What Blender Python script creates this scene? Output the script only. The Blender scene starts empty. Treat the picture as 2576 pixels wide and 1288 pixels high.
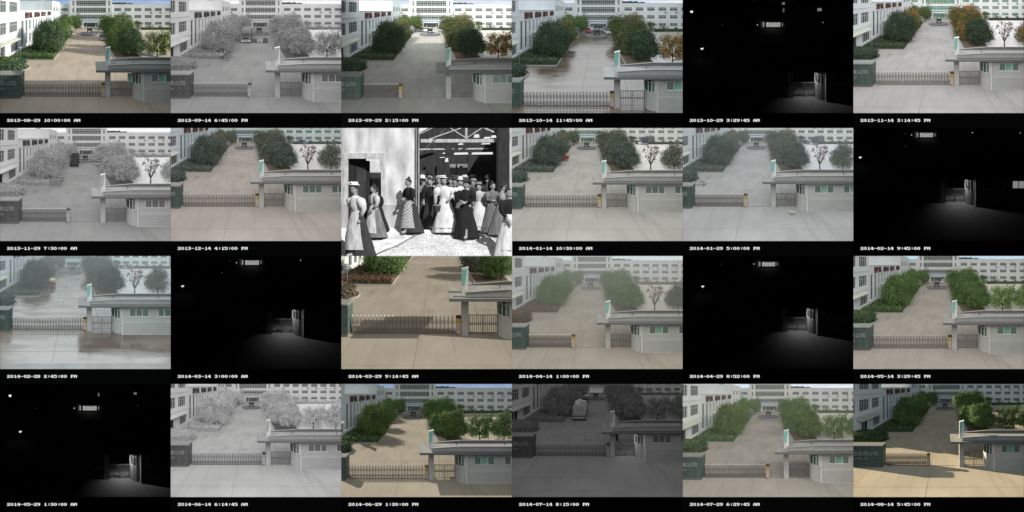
import bpy, math, random
import numpy as np
from mathutils import Vector

# ------------------------------------------------------------------ camera, world, exposure
SC = bpy.context.scene
ROOT = SC.collection
CELL_W, ROW_H = 4.0, 3.0                       # one compartment of the display case, metres
cam_data = bpy.data.cameras.new('camera')
cam_data.type = 'ORTHO'
cam_data.ortho_scale = 24.0
cam_data.clip_start = 0.1
cam_data.clip_end = 200.0
cam = bpy.data.objects.new('camera', cam_data)
cam.location = (12.0, -30.0, -6.0)
cam.rotation_euler = (math.radians(90), 0, 0)
ROOT.objects.link(cam)
SC.camera = cam
world = bpy.data.worlds.new('World')
SC.world = world
world.use_nodes = True
bg = world.node_tree.nodes['Background']
bg.inputs[0].default_value = (0, 0, 0, 1)      # the room round the display case is dark
bg.inputs[1].default_value = 0.0
SC.view_settings.view_transform = 'Standard'
SC.view_settings.look = 'None'
SC.view_settings.exposure = 0.0
SC.view_settings.gamma = 1.0
SC.render.engine = 'CYCLES'
SC.cycles.use_denoising = True
SC.cycles.max_bounces = 5
SC.cycles.diffuse_bounces = 2
SC.cycles.glossy_bounces = 2
SC.cycles.transparent_max_bounces = 6
SC.cycles.volume_bounces = 1
SC.cycles.caustics_reflective = False
SC.cycles.caustics_refractive = False

# ------------------------------------------------------------------ forced-perspective stage
# Every compartment is a model-maker's forced-perspective diorama of the factory yard.
# Site metres (x right, y away, z up) are laid out on a raked stage: far things are built smaller
# and closer together, the ground rises towards the back.
F, EYE, U0, V0, Z0, DP = 1685.0, 8.5, 900.0, 100.0, 10.0, 2575.0
K = CELL_W / 1717.0                            # stage unit -> metres
PW, PH = 1717.0, 1137.0

def st(p):
    x, y, z = p
    return (U0 + F * x / y, DP * (1 - Z0 / y), -(V0 + F * (EYE - z) / y))
def st_arr(S):
    S = np.asarray(S, dtype=float)
    y = S[:, 1]
    return np.stack([U0 + F * S[:, 0] / y, DP * (1 - Z0 / y), -(V0 + F * (EYE - S[:, 2]) / y)], 1)
def inv_arr(V):
    y = Z0 / np.maximum(1e-4, 1 - V[:, 1] / DP)
    return np.stack([(V[:, 0] - U0) * y / F, y, EYE - (-V[:, 2] - V0) * y / F], 1)
def P(u, v, Y):
    return ((u - U0) * Y / F, Y, EYE - (v - V0) * Y / F)
def XU(u, Y): return (u - U0) * Y / F
def ZV(v, Y): return EYE - (v - V0) * Y / F
def GP(u, v):
    Y = F * EYE / (v - V0)
    return ((u - U0) * Y / F, Y, 0.0)

# ------------------------------------------------------------------ geometry accumulator
class G:
    def __init__(s):
        s.v = []; s.f = []; s.tone = []; s.tip = []
    def add(s, vs, fs, tone=0.5, tip=0.0):
        n = len(s.v)
        s.v.extend(vs)
        for f in fs:
            s.f.append(tuple(n + i for i in f)); s.tone.append(tone); s.tip.append(tip)
        return s
    def quad(s, a, b, c, d, tone=0.5): return s.add([a, b, c, d], [(0, 1, 2, 3)], tone)
    def box(s, x0, x1, y0, y1, z0, z1):
        vs = [(x0, y0, z0), (x1, y0, z0), (x1, y1, z0), (x0, y1, z0), (x0, y0, z1), (x1, y0, z1), (x1, y1, z1), (x0, y1, z1)]
        return s.add(vs, [(0, 3, 2, 1), (4, 5, 6, 7), (0, 1, 5, 4), (1, 2, 6, 5), (2, 3, 7, 6), (3, 0, 4, 7)])
    def prism_y(s, pts, y0, y1):               # polygon in (x,z) pushed along y
        n = len(pts)
        vs = [(x, y0, z) for x, z in pts] + [(x, y1, z) for x, z in pts]
        fs = [tuple(range(n)), tuple(reversed(range(n, 2 * n)))]
        fs += [(i, i + n, (i + 1) % n + n, (i + 1) % n) for i in range(n)]
        return s.add(vs, fs)
    def prism_x(s, pts, x0, x1):               # polygon in (y,z) pushed along x
        n = len(pts)
        vs = [(x0, y, z) for y, z in pts] + [(x1, y, z) for y, z in pts]
        fs = [tuple(range(n)), tuple(reversed(range(n, 2 * n)))]
        fs += [(i, i + n, (i + 1) % n + n, (i + 1) % n) for i in range(n)]
        return s.add(vs, fs)
    def tube(s, p0, p1, r0, r1=None, n=6, cap=True):
        r1 = r0 if r1 is None else r1
        p0 = Vector(p0); p1 = Vector(p1); d = (p1 - p0)
        if d.length < 1e-6: return s
        d.normalize()
        a = d.orthogonal().normalized(); b = d.cross(a)
        vs = []
        for p, r in ((p0, r0), (p1, r1)):
            for i in range(n):
                t = 2 * math.pi * i / n
                vs.append(tuple(p + a * math.cos(t) * r + b * math.sin(t) * r))
        fs = [(i, (i + 1) % n, (i + 1) % n + n, i + n) for i in range(n)]
        if cap: fs += [tuple(reversed(range(n))), tuple(range(n, 2 * n))]
        return s.add(vs, fs)
    def rings(s, rs, n=14, cx=0, cy=0, cap=True):   # rs: (z, rx, ry, ox, oy)
        vs = []
        for z, rx, ry, ox, oy in rs:
            for i in range(n):
                t = 2 * math.pi * i / n
                vs.append((cx + ox + rx * math.cos(t), cy + oy + ry * math.sin(t), z))
        fs = []
        for k in range(len(rs) - 1):
            for i in range(n):
                j = (i + 1) % n
                fs.append((k * n + i, k * n + j, (k + 1) * n + j, (k + 1) * n + i))
        if cap: fs += [tuple(reversed(range(n))), tuple(range((len(rs) - 1) * n, len(rs) * n))]
        return s.add(vs, fs)
    def xform(s, fn):
        s.v = [fn(p) for p in s.v]; return s
    def merge(s, o):
        n = len(s.v); s.v.extend(o.v); s.f.extend(tuple(i + n for i in f) for f in o.f)
        s.tone.extend(o.tone); s.tip.extend(o.tip); return s

class Rec:                                      # mesh data, in stage units, relative to its own anchor
    def __init__(s, name, V, F_, tone, tip, site, smooth=False):
        s.name, s.V, s.F, s.tone, s.tip, s.site, s.smooth = name, V, F_, tone, tip, site, smooth
        s.mesh = None; s.raw = False
    def get(s):
        if s.mesh is None: s.mesh = build_mesh(s)
        return s.mesh
def build_mesh(r):
    me = bpy.data.meshes.new(r.name)
    me.from_pydata([tuple(p) for p in r.V], [], r.F)
    a = me.attributes.new('site', 'FLOAT_VECTOR', 'POINT'); a.data.foreach_set('vector', np.asarray(r.site, dtype=np.float32).ravel())
    if r.tone is not None and len(r.F) == len(me.polygons):
        a = me.attributes.new('tone', 'FLOAT', 'FACE'); a.data.foreach_set('value', np.asarray(r.tone, dtype=np.float32))
        a = me.attributes.new('tip', 'FLOAT', 'FACE'); a.data.foreach_set('value', np.asarray(r.tip, dtype=np.float32))
    if r.smooth: me.polygons.foreach_set('use_smooth', [True] * len(me.polygons))
    me.materials.append(None)
    me.update()
    return me
def clip_rec(r, off, rect):
    """'out', 'in' or a new Rec cut at the compartment's edges."""
    V = r.V + off
    xa, xb, za, zb = rect
    x, z = V[:, 0], V[:, 2]
    if x.max() <= xa or x.min() >= xb or z.max() <= za or z.min() >= zb: return 'out'
    if x.min() >= xa and x.max() <= xb and z.min() >= za and z.max() <= zb: return 'in'
    code = (x < xa) * 1 + (x > xb) * 2 + (z < za) * 4 + (z > zb) * 8
    cl = code.tolist(); P3 = V.tolist()
    nv = []; nf = []; tn = []; tp = []; remap = {}
    planes = ((0, xa, 1), (0, xb, -1), (2, za, 1), (2, zb, -1))
    for fi, f in enumerate(r.F):
        o = 0; a = 15
        for i in f:
            c = cl[i]; o |= c; a &= c
        if a: continue
        if o == 0:
            g = []
            for i in f:
                k = remap.get(i)
                if k is None:
                    k = len(nv); remap[i] = k; nv.append(P3[i])
                g.append(k)
            nf.append(tuple(g))
        else:
            poly = [P3[i] for i in f]
            for ax, val, sg in planes:
                out = []
                m = len(poly)
                for q in range(m):
                    A = poly[q]; B = poly[(q + 1) % m]
                    da = (A[ax] - val) * sg; db = (B[ax] - val) * sg
                    if da >= 0: out.append(A)
                    if (da >= 0) != (db >= 0):
                        t = da / (da - db)
                        out.append([A[j] + (B[j] - A[j]) * t for j in range(3)])
                poly = out
                if len(poly) < 3: break
            if len(poly) < 3: continue
            k = len(nv); nv.extend(poly); nf.append(tuple(range(k, k + len(poly))))
        tn.append(r.tone[fi]); tp.append(r.tip[fi])
    if not nf: return 'out'
    A = np.array(nv, dtype=float)
    return Rec(r.name, A - off, nf, tn, tp, A if r.raw else inv_arr(A), r.smooth)

class Part:
    def __init__(s, name, rec, off, mat, parent, label):
        s.name, s.rec, s.off, s.mat, s.parent, s.label = name, rec, off, mat, parent, label
class Proto:
    def __init__(s, name, base, site=True):
        s.name = name; s.site = site
        s.base = np.array(st(base)) if site else np.array(base, dtype=float)
        s.parts = []
    def part(s, name, g, mat, parent=None, smooth=False, label=None):
        S = np.array(g.v, dtype=float)
        V = st_arr(S) if s.site else S
        r = Rec(name, V - s.base, g.f, g.tone, g.tip, S, smooth); r.raw = not s.site
        p = Part(name, r, np.zeros(3), mat, parent, label)
        s.parts.append(p); return p
    def repeat(s, p, off, parent=None, mat=None):   # the same piece again, elsewhere on the thing
        q = Part(p.name, p.rec, p.off + np.array(off, dtype=float), mat or p.mat, parent, p.label)
        s.parts.append(q); return q

ALL_LABELS = {}
def place(cell, proto, label, cat, group=None, kind=None, name=None, single=None, attach=None):
    single = len(proto.parts) == 1 if single is None else single
    made = {}; root = None
    s = cell.s * K
    loc = cell.world(proto.base)
    items = []
    for p in proto.parts:
        res = clip_rec(p.rec, proto.base + p.off, cell.rect)
        if isinstance(res, str) and res == 'out': continue
        items.append((p, res))
    if not items: return None
    nm = name or proto.name
    def new_obj(nm2, p, res):
        me = p.rec.get() if isinstance(res, str) else res.get()
        o = bpy.data.objects.new(nm2, me)
        m = cell.mat(p.mat)
        o.material_slots[0].link = 'OBJECT'; o.material_slots[0].material = m
        cell.coll.objects.link(o); return o
    if attach:                                  # pieces of a thing that already stands in the compartment
        host, host_base = attach; first = None
        for p, res in items:
            o = new_obj(p.name, p, res)
            o.parent = first or host
            o.location = tuple(proto.base - host_base) if first is None else (0, 0, 0)
            first = first or o
        return first
    if single:
        p, res = items[0]
        root = new_obj(nm, p, res)
        root.location = cell.world(proto.base + p.off); root.scale = (s, s, s)
    else:
        root = bpy.data.objects.new(nm, None); root.empty_display_size = 0.05
        cell.coll.objects.link(root); root.location = loc; root.scale = (s, s, s)
        for p, res in items:
            o = new_obj(p.name, p, res)
            par = made.get(id(p.parent)) if p.parent else None
            o.parent = par or root
            o.location = tuple(p.off - (p.parent.off if (p.parent and par) else 0))
            if p.label: o['label'] = p.label
            if p.name in ('seed_pods', 'crown', 'sacks', 'wrapped_top', 'sack_load'): o['kind'] = 'stuff'
            made[id(p)] = o
    if kind: root['kind'] = kind
    if label:
        root['label'] = label
        root['category'] = cat
    if group: root['group'] = group
    return root

# ------------------------------------------------------------------ materials
MATS = {}
def nodes_of(name):
    m = bpy.data.materials.new(name); m.use_nodes = True
    nt = m.node_tree; nt.nodes.clear()
    out = nt.nodes.new('ShaderNodeOutputMaterial')
    return m, nt, out
def lnk(nt, a, b): nt.links.new(a, b)
def rgb(c): return (c[0], c[1], c[2], 1)
def site_noise(nt, scale, detail=4, stretch=(1, 1, 1)):
    at = nt.nodes.new('ShaderNodeAttribute'); at.attribute_name = 'site'
    mp = nt.nodes.new('ShaderNodeMapping'); mp.inputs['Scale'].default_value = stretch
    lnk(nt, at.outputs['Vector'], mp.inputs['Vector'])
    n = nt.nodes.new('ShaderNodeTexNoise'); n.inputs['Scale'].default_value = scale; n.inputs['Detail'].default_value = detail
    lnk(nt, mp.outputs[0], n.inputs['Vector'])
    return n
def ramp(nt, src, stops):
    r = nt.nodes.new('ShaderNodeValToRGB')
    e = r.color_ramp.elements
    while len(e) < len(stops): e.new(0.5)
    for el, (p, c) in zip(e, stops):
        el.position = p; el.color = rgb(c) if len(c) == 3 else c
    lnk(nt, src, r.inputs[0]); return r
def mul(c, k): return tuple(min(1, x * k) for x in c)

def matte(col, var=0.12, scale=1.5, rough=0.8, stretch=(1, 1, 1), spec=0.3, metal=0.0):
    key = ('matte', col, var, scale, rough, stretch, spec, metal)
    if key in MATS: return MATS[key]
    m, nt, out = nodes_of('painted surface')
    b = nt.nodes.new('ShaderNodeBsdfPrincipled')
    b.inputs['Roughness'].default_value = rough
    b.inputs['Specular IOR Level'].default_value = spec
    b.inputs['Metallic'].default_value = metal
    n = site_noise(nt, scale, 5, stretch)
    r = ramp(nt, n.outputs['Fac'], [(0.3, mul(col, 1 - var)), (0.7, mul(col, 1 + var))])
    lnk(nt, r.outputs[0], b.inputs['Base Color']); lnk(nt, b.outputs[0], out.inputs[0])
    MATS[key] = m; return m
def leafmat(dark, light, tip, amount, rough=0.6):
    key = ('leaf', dark, light, tip, amount)
    if key in MATS: return MATS[key]
    m, nt, out = nodes_of('foliage')
    b = nt.nodes.new('ShaderNodeBsdfPrincipled'); b.inputs['Roughness'].default_value = rough
    b.inputs['Specular IOR Level'].default_value = 0.25
    a = nt.nodes.new('ShaderNodeAttribute'); a.attribute_name = 'tone'
    t = nt.nodes.new('ShaderNodeAttribute'); t.attribute_name = 'tip'
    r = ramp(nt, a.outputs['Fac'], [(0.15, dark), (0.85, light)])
    g = nt.nodes.new('ShaderNodeMath'); g.operation = 'GREATER_THAN'; g.inputs[1].default_value = 1 - amount
    lnk(nt, t.outputs['Fac'], g.inputs[0])
    mx = nt.nodes.new('ShaderNodeMixRGB'); mx.inputs[2].default_value = rgb(tip)
    lnk(nt, g.outputs[0], mx.inputs[0]); lnk(nt, r.outputs[0], mx.inputs[1])
    lnk(nt, mx.outputs[0], b.inputs['Base Color'])
    tr = nt.nodes.new('ShaderNodeBsdfTranslucent'); lnk(nt, mx.outputs[0], tr.inputs[0])
    ms = nt.nodes.new('ShaderNodeMixShader'); ms.inputs[0].default_value = 0.12
    lnk(nt, b.outputs[0], ms.inputs[1]); lnk(nt, tr.outputs[0], ms.inputs[2])
    lnk(nt, ms.outputs[0], out.inputs[0])
    MATS[key] = m; return m
def emis(col, k):
    key = ('emis', col, k)
    if key in MATS: return MATS[key]
    m, nt, out = nodes_of('glowing surface')
    e = nt.nodes.new('ShaderNodeEmission'); e.inputs[0].default_value = rgb(col); e.inputs[1].default_value = k
    lnk(nt, e.outputs[0], out.inputs[0]); MATS[key] = m; return m
def skymat(col, col2, k):
    key = ('sky', col, col2, k)
    if key in MATS: return MATS[key]
    m, nt, out = nodes_of('sky with thin cloud')
    n = site_noise(nt, 0.012, 5, (1, 0.1, 3))
    r = ramp(nt, n.outputs['Fac'], [(0.35, col), (0.65, col2)])
    e = nt.nodes.new('ShaderNodeEmission'); e.inputs[1].default_value = k
    lnk(nt, r.outputs[0], e.inputs[0]); lnk(nt, e.outputs[0], out.inputs[0]); MATS[key] = m; return m
def concrete(col, wet=0.0, spread=0.12):
    key = ('concrete', col, wet, spread)
    if key in MATS: return MATS[key]
    m, nt, out = nodes_of('worn concrete')
    b = nt.nodes.new('ShaderNodeBsdfPrincipled')
    n1 = site_noise(nt, 0.16, 6); n2 = site_noise(nt, 0.9, 6, (1, 0.35, 1)); n3 = site_noise(nt, 9, 3)
    r1 = ramp(nt, n1.outputs['Fac'], [(0.3, mul(col, 1 - spread)), (0.7, mul(col, 1 + spread))])
    r2 = ramp(nt, n2.outputs['Fac'], [(0.32, (0.92, 0.915, 0.91)), (0.66, (1.04, 1.04, 1.035))])
    r3 = ramp(nt, n3.outputs['Fac'], [(0.3, (0.95, 0.95, 0.95)), (0.7, (1.04, 1.04, 1.04))])
    m1 = nt.nodes.new('ShaderNodeMixRGB'); m1.blend_type = 'MULTIPLY'; m1.inputs[0].default_value = 1
    m2 = nt.nodes.new('ShaderNodeMixRGB'); m2.blend_type = 'MULTIPLY'; m2.inputs[0].default_value = 1
    lnk(nt, r1.outputs[0], m1.inputs[1]); lnk(nt, r2.outputs[0], m1.inputs[2])
    lnk(nt, m1.outputs[0], m2.inputs[1]); lnk(nt, r3.outputs[0], m2.inputs[2])
    n4 = site_noise(nt, 0.55, 7, (1, 0.6, 1)); r4 = ramp(nt, n4.outputs['Fac'], [(0.60, (1, 1, 1)), (0.74, (0.80, 0.79, 0.78))])
    n5 = site_noise(nt, 0.8, 4, (3.0, 0.12, 1)); r5 = ramp(nt, n5.outputs['Fac'], [(0.56, (1, 1, 1)), (0.70, (0.90, 0.90, 0.90))])
    for rr in (r4, r5):
        mm = nt.nodes.new('ShaderNodeMixRGB'); mm.blend_type = 'MULTIPLY'; mm.inputs[0].default_value = 1
        lnk(nt, m2.outputs[0], mm.inputs[1]); lnk(nt, rr.outputs[0], mm.inputs[2]); m2 = mm
    lnk(nt, m2.outputs[0], b.inputs['Base Color'])
    b.inputs['Roughness'].default_value = 0.85; b.inputs['Specular IOR Level'].default_value = 0.2
    if wet:
        nw = site_noise(nt, 0.5, 6, (0.5, 1.8, 1))
        rw = ramp(nt, nw.outputs['Fac'], [(0.36, (0.07, 0.07, 0.07)), (0.66, (0.32, 0.32, 0.32))])
        lnk(nt, rw.outputs[0], b.inputs['Roughness'])
        b.inputs['Specular IOR Level'].default_value = 0.5
        b.inputs['IOR'].default_value = 2.9
    lnk(nt, b.outputs[0], out.inputs[0]); MATS[key] = m; return m
def plaid(a, b_):
    key = ('plaid', a, b_)
    if key in MATS: return MATS[key]
    m, nt, out = nodes_of('checked cloth')
    b = nt.nodes.new('ShaderNodeBsdfPrincipled'); b.inputs['Roughness'].default_value = 0.9
    at = nt.nodes.new('ShaderNodeAttribute'); at.attribute_name = 'site'
    c = nt.nodes.new('ShaderNodeTexChecker'); c.inputs['Scale'].default_value = 0.065
    c.inputs[1].default_value = rgb(a); c.inputs[2].default_value = rgb(b_)
    lnk(nt, at.outputs['Vector'], c.inputs['Vector']); lnk(nt, c.outputs[0], b.inputs['Base Color'])
    lnk(nt, b.outputs[0], out.inputs[0]); MATS[key] = m; return m

# surface palette, real-world colours: key -> (colour, roughness, variation, scale)
PAL = {
    'wall': ((0.78, 0.80, 0.80), 0.85, 0.05, 0.5), 'wall_left': ((0.72, 0.76, 0.78), 0.85, 0.05, 0.4),
    'ledge': ((0.60, 0.63, 0.64), 0.8, 0.06, 0.5), 'frame': ((0.74, 0.76, 0.72), 0.5, 0.04, 1),
    'glass': ((0.035, 0.06, 0.05), 0.25, 0.5, 0.35), 'glass_left': ((0.1, 0.125, 0.12), 0.3, 0.25, 0.3),
    'glass_green': ((0.045, 0.11, 0.078), 0.2, 0.3, 2.0), 'curtain': ((0.25, 0.52, 0.38), 0.6, 0.08, 2),
    'dark': ((0.03, 0.035, 0.035), 0.6, 0.2, 1), 'siding': ((0.47, 0.47, 0.445), 0.6, 0.05, 1.5),
    'roof': ((0.33, 0.325, 0.31), 0.85, 0.12, 1.2), 'roof_edge': ((0.36, 0.36, 0.345), 0.7, 0.08, 2),
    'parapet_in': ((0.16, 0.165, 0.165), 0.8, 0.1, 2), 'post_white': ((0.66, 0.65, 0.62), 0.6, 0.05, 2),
    'pillar': ((0.46, 0.455, 0.43), 0.7, 0.07, 2.5), 'sign_panel': ((0.22, 0.52, 0.45), 0.35, 0.08, 2),
    'cap': ((0.75, 0.78, 0.77), 0.4, 0.03, 2), 'steel': ((0.17, 0.155, 0.14), 0.45, 0.15, 6),
    'finial': ((0.80, 0.79, 0.76), 0.3, 0.04, 8), 'base_plate': ((0.55, 0.56, 0.57), 0.5, 0.06, 3),
    'yellow': ((0.42, 0.33, 0.09), 0.6, 0.08, 4), 'brick_red': ((0.30, 0.12, 0.08), 0.6, 0.1, 4),
    'stripe': ((0.72, 0.70, 0.66), 0.6, 0.04, 4), 'beacon': ((0.42, 0.03, 0.03), 0.3, 0.05, 4),
    'sign_wall': ((0.070, 0.105, 0.092), 0.35, 0.22, 3.0), 'sign_cap': ((0.27, 0.28, 0.265), 0.7, 0.08, 2),
    'letters': ((0.36, 0.375, 0.35), 0.5, 0.04, 4), 'letters_red': ((0.12, 0.052, 0.045), 0.6, 0.1, 2),
    'plinth': ((0.16, 0.15, 0.14), 0.8, 0.1, 2), 'bronze': ((0.035, 0.05, 0.052), 0.45, 0.25, 2),
    'stone': ((0.20, 0.20, 0.22), 0.75, 0.12, 1), 'bark': ((0.09, 0.075, 0.065), 0.9, 0.2, 4),
    'soil': ((0.13, 0.10, 0.075), 0.95, 0.2, 1), 'kerb': ((0.38, 0.37, 0.345), 0.85, 0.06, 1),
    'joint': ((0.19, 0.18, 0.17), 0.9, 0.1, 1), 'lamp_post': ((0.24, 0.26, 0.26), 0.5, 0.06, 3),
    'lamp_head': ((0.58, 0.60, 0.60), 0.4, 0.05, 3), 'blue_sign': ((0.22, 0.34, 0.58), 0.5, 0.05, 0.6),
    'metal_box': ((0.4, 0.4, 0.39), 0.5, 0.06, 2), 'awning': ((0.56, 0.58, 0.50), 0.6, 0.06, 1),
    'road': ((0.32, 0.315, 0.31), 0.9, 0.1, 0.7), 'hill': ((0.05, 0.075, 0.085), 0.95, 0.2, 0.05),
    'tyre': ((0.02, 0.02, 0.02), 0.8, 0.1, 3), 'rim': ((0.5, 0.5, 0.5), 0.35, 0.05, 3),
    'car_white': ((0.80, 0.81, 0.82), 0.25, 0.03, 1), 'car_silver': ((0.45, 0.47, 0.50), 0.3, 0.03, 1),
    'car_dark': ((0.05, 0.06, 0.08), 0.25, 0.05, 1), 'car_red': ((0.42, 0.03, 0.035), 0.3, 0.05, 1),
    'car_blue': ((0.16, 0.22, 0.34), 0.3, 0.05, 1), 'car_purple': ((0.13, 0.12, 0.2), 0.4, 0.05, 1),
    'tarp': ((0.19, 0.22, 0.20), 0.8, 0.12, 1.5), 'car_glass': ((0.03, 0.035, 0.04), 0.15, 0.05, 1),
    'light_glass': ((0.75, 0.75, 0.72), 0.2, 0.03, 1), 'tail': ((0.4, 0.02, 0.02), 0.3, 0.03, 1),
    'pipe_load': ((0.66, 0.65, 0.63), 0.5, 0.1, 4), 'wood': ((0.34, 0.27, 0.19), 0.85, 0.15, 3),
    'sack': ((0.50, 0.48, 0.44), 0.9, 0.15, 2), 'orange': ((0.36, 0.06, 0.035), 0.5, 0.08, 2),
    'cream': ((0.75, 0.68, 0.50), 0.7, 0.05, 2), 'lantern': ((0.55, 0.02, 0.02), 0.5, 0.05, 2),
    'fur': ((0.62, 0.55, 0.45), 0.9, 0.1, 8), 'rag': ((0.03, 0.03, 0.03), 0.9, 0.2, 8),
    'skin': ((0.45, 0.30, 0.22), 0.6, 0.05, 8), 'cloth_dark': ((0.06, 0.065, 0.07), 0.9, 0.1, 8),
    'cloth_mid': ((0.25, 0.26, 0.27), 0.9, 0.1, 8), 'pods': ((0.21, 0.115, 0.085), 0.9, 0.2, 3),
    'rust_rail': ((0.22, 0.17, 0.14), 0.7, 0.1, 3),
}
FOLI = {   # season -> dark, light, tip colour, share of tips
    'summer': ((0.033, 0.061, 0.022), (0.147, 0.218, 0.058), (0.40, 0.36, 0.06), 0.10),
    'summer_dark': ((0.020, 0.040, 0.022), (0.090, 0.147, 0.058), (0.30, 0.30, 0.07), 0.04),
    'green': ((0.033, 0.066, 0.024), (0.154, 0.256, 0.077), (0.20, 0.28, 0.08), 0.12),
    'green_light': ((0.050, 0.099, 0.033), (0.237, 0.371, 0.109), (0.25, 0.34, 0.10), 0.12),
    'autumn': ((0.033, 0.053, 0.026), (0.154, 0.179, 0.064), (0.36, 0.15, 0.09), 0.20),
    'autumn_dark': ((0.020, 0.037, 0.024), (0.077, 0.118, 0.058), (0.20, 0.17, 0.06), 0.04),
    'golden': ((0.044, 0.053, 0.022), (0.243, 0.211, 0.064), (0.50, 0.24, 0.08), 0.30),
    'winter': ((0.037, 0.046, 0.037), (0.134, 0.154, 0.115), (0.20, 0.13, 0.09), 0.16),
    'winter_dark': ((0.026, 0.037, 0.033), (0.102, 0.128, 0.102), (0.14, 0.11, 0.08), 0.05),
    'hedge_dark': ((0.022, 0.044, 0.020), (0.102, 0.166, 0.058), (0.16, 0.22, 0.07), 0.06),
    'red_hedge': ((0.044, 0.046, 0.029), (0.141, 0.109, 0.070), (0.19, 0.085, 0.055), 0.35),
}
def lum(c): return 0.3 * c[0] + 0.59 * c[1] + 0.11 * c[2]

class Cell:
    def __init__(s, idx, cfg):
        s.idx = idx; s.cfg = cfg
        s.row, s.col = divmod(idx, 6)
        s.ox, s.oz = s.col * CELL_W, -s.row * ROW_H
        s.s, s.tx, s.ty = cfg['T']
        s.coll = bpy.data.collections.new('compartment %s' % cfg['date'].replace(':', '.'))
        ROOT.children.link(s.coll)
        ph = cfg.get('ph', PH)
        s.rect = ((0 - s.tx) / s.s, (PW - s.tx) / s.s, -((ph - s.ty) / s.s), -((0 - s.ty) / s.s))
        s.day = cfg['date'].split(' ')[0] if ' ' in cfg['date'] else cfg['date']
    def world(s, p):
        return (s.ox + (s.s * p[0] + s.tx) * K, s.s * p[1] * K, s.oz + (s.s * p[2] - s.ty) * K)
    def inv(s, u, v): return ((u - s.tx) / s.s, (v - s.ty) / s.s)
    def ground(s, u, v): return GP(*s.inv(u, v))
    def mat(s, key):
        c = s.cfg; ir = c['mode'] in ('ir', 'dusk', 'night')
        if not isinstance(key, str): return key
        if key.startswith('leaf'):
            which = key[5:]
            name = c['leaves'].get(which, c['leaves']['tree'])
            d, l, t, a = FOLI[name]
            if ir:
                g = c.get('ir_leaf', (0.16, 0.40))
                if which == 'hedge': g = (g[0] * 0.85, g[1] * 0.8)
                return leafmat((g[0],) * 3, (g[1],) * 3, (g[1],) * 3, 0.1)
            k = c.get('leaf_k', 1.0)
            return leafmat(mul(d, k), mul(l, k), mul(t, k), a)
        if key == 'ground':
            col = c['ground']
            if ir: col = (lum(col),) * 3
            return concrete(col, c.get('wet', 0.0), c.get('spread', 0.12))
        if key == 'yard':
            col = c['yard']
            if ir: col = (lum(col),) * 3
            return concrete(col, c.get('wet', 0.0) * 0.6, 0.06)
        if key == 'sky': return skymat(*c['sky'])
        if key == 'lit_entrance': return emis((1, 0.98, 0.95), c.get('lit', 0.38))
        if key == 'lit_window': return emis((1, 1, 1), c.get('litw', 0.22))
        if key == 'lamp_on': return emis((1, 1, 1), 0.95)
        if key == 'lamp_dim': return emis((1, 1, 1), 0.4)
        col, rough, var, sc = PAL[key]
        ov = c.get('pal', {}).get(key)
        if ov: col = ov
        if ir: col = (lum(col),) * 3
        metal = 0.0
        return matte(tuple(round(x, 4) for x in col), var, sc, rough if not (c.get('wet') and key in ('roof',)) else 0.12,
                     spec=0.6 if rough < 0.3 else 0.3, metal=metal)
    def tag(s, txt): return '%s, panel dated %s' % (txt, s.day)

def light_sun(cell, name, d, strength, col, angle):
    l = bpy.data.lights.new(name, 'SUN'); l.energy = strength; l.color = col; l.angle = math.radians(angle)
    o = bpy.data.objects.new(name, l); o.location = (cell.ox + 2, -4, cell.oz + 4)
    o.rotation_euler = Vector(d).to_track_quat('-Z', 'Y').to_euler()
    ROOT.objects.link(o)
    o.light_linking.receiver_collection = cell.coll
    o.light_linking.blocker_collection = cell.coll
    return o
def light_point(cell, name, stage_p, power, size, parent=None):
    l = bpy.data.lights.new(name, 'SPOT'); l.energy = power; l.shadow_soft_size = size; l.spot_size = math.radians(146); l.spot_blend = 1.0
    o = bpy.data.objects.new(name, l); o.location = cell.world(stage_p); ROOT.objects.link(o)
    o.rotation_euler = Vector((0.30, -0.10, -1)).to_track_quat('-Z', 'Y').to_euler()
    o.light_linking.receiver_collection = cell.coll
    o.light_linking.blocker_collection = cell.coll
    return o

# ------------------------------------------------------------------ builders: walls and windows
def runs(mask):
    out = []; i = 0
    while i < len(mask):
        if mask[i]:
            j = i
            while j < len(mask) and mask[j]: j += 1
            out.append((i, j)); i = j
        else: i += 1
    return out
def wall_grid(a0, a1, z0, z1, ops):
    As = sorted({a0, a1} | {o[0] for o in ops} | {o[1] for o in ops}); As = [a for a in As if a0 <= a <= a1]
    Zs = sorted({z0, z1} | {o[2] for o in ops} | {o[3] for o in ops}); Zs = [z for z in Zs if z0 <= z <= z1]
    for k in range(len(Zs) - 1):
        zm = (Zs[k] + Zs[k + 1]) / 2
        mask = []
        for i in range(len(As) - 1):
            am = (As[i] + As[i + 1]) / 2
            mask.append(not any(o[0] < am < o[1] and o[2] < zm < o[3] for o in ops))
        for i, j in runs(mask): yield As[i], As[j], Zs[k], Zs[k + 1]
def wall_front(g, x0, x1, z0, z1, y, th, ops):
    for a, b, c, d in wall_grid(x0, x1, z0, z1, ops): g.box(a, b, y, y + th, c, d)
def wall_side(g, y0, y1, z0, z1, x, th, ops):
    for a, b, c, d in wall_grid(y0, y1, z0, z1, ops): g.box(x - th, x, a, b, c, d)
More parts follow.
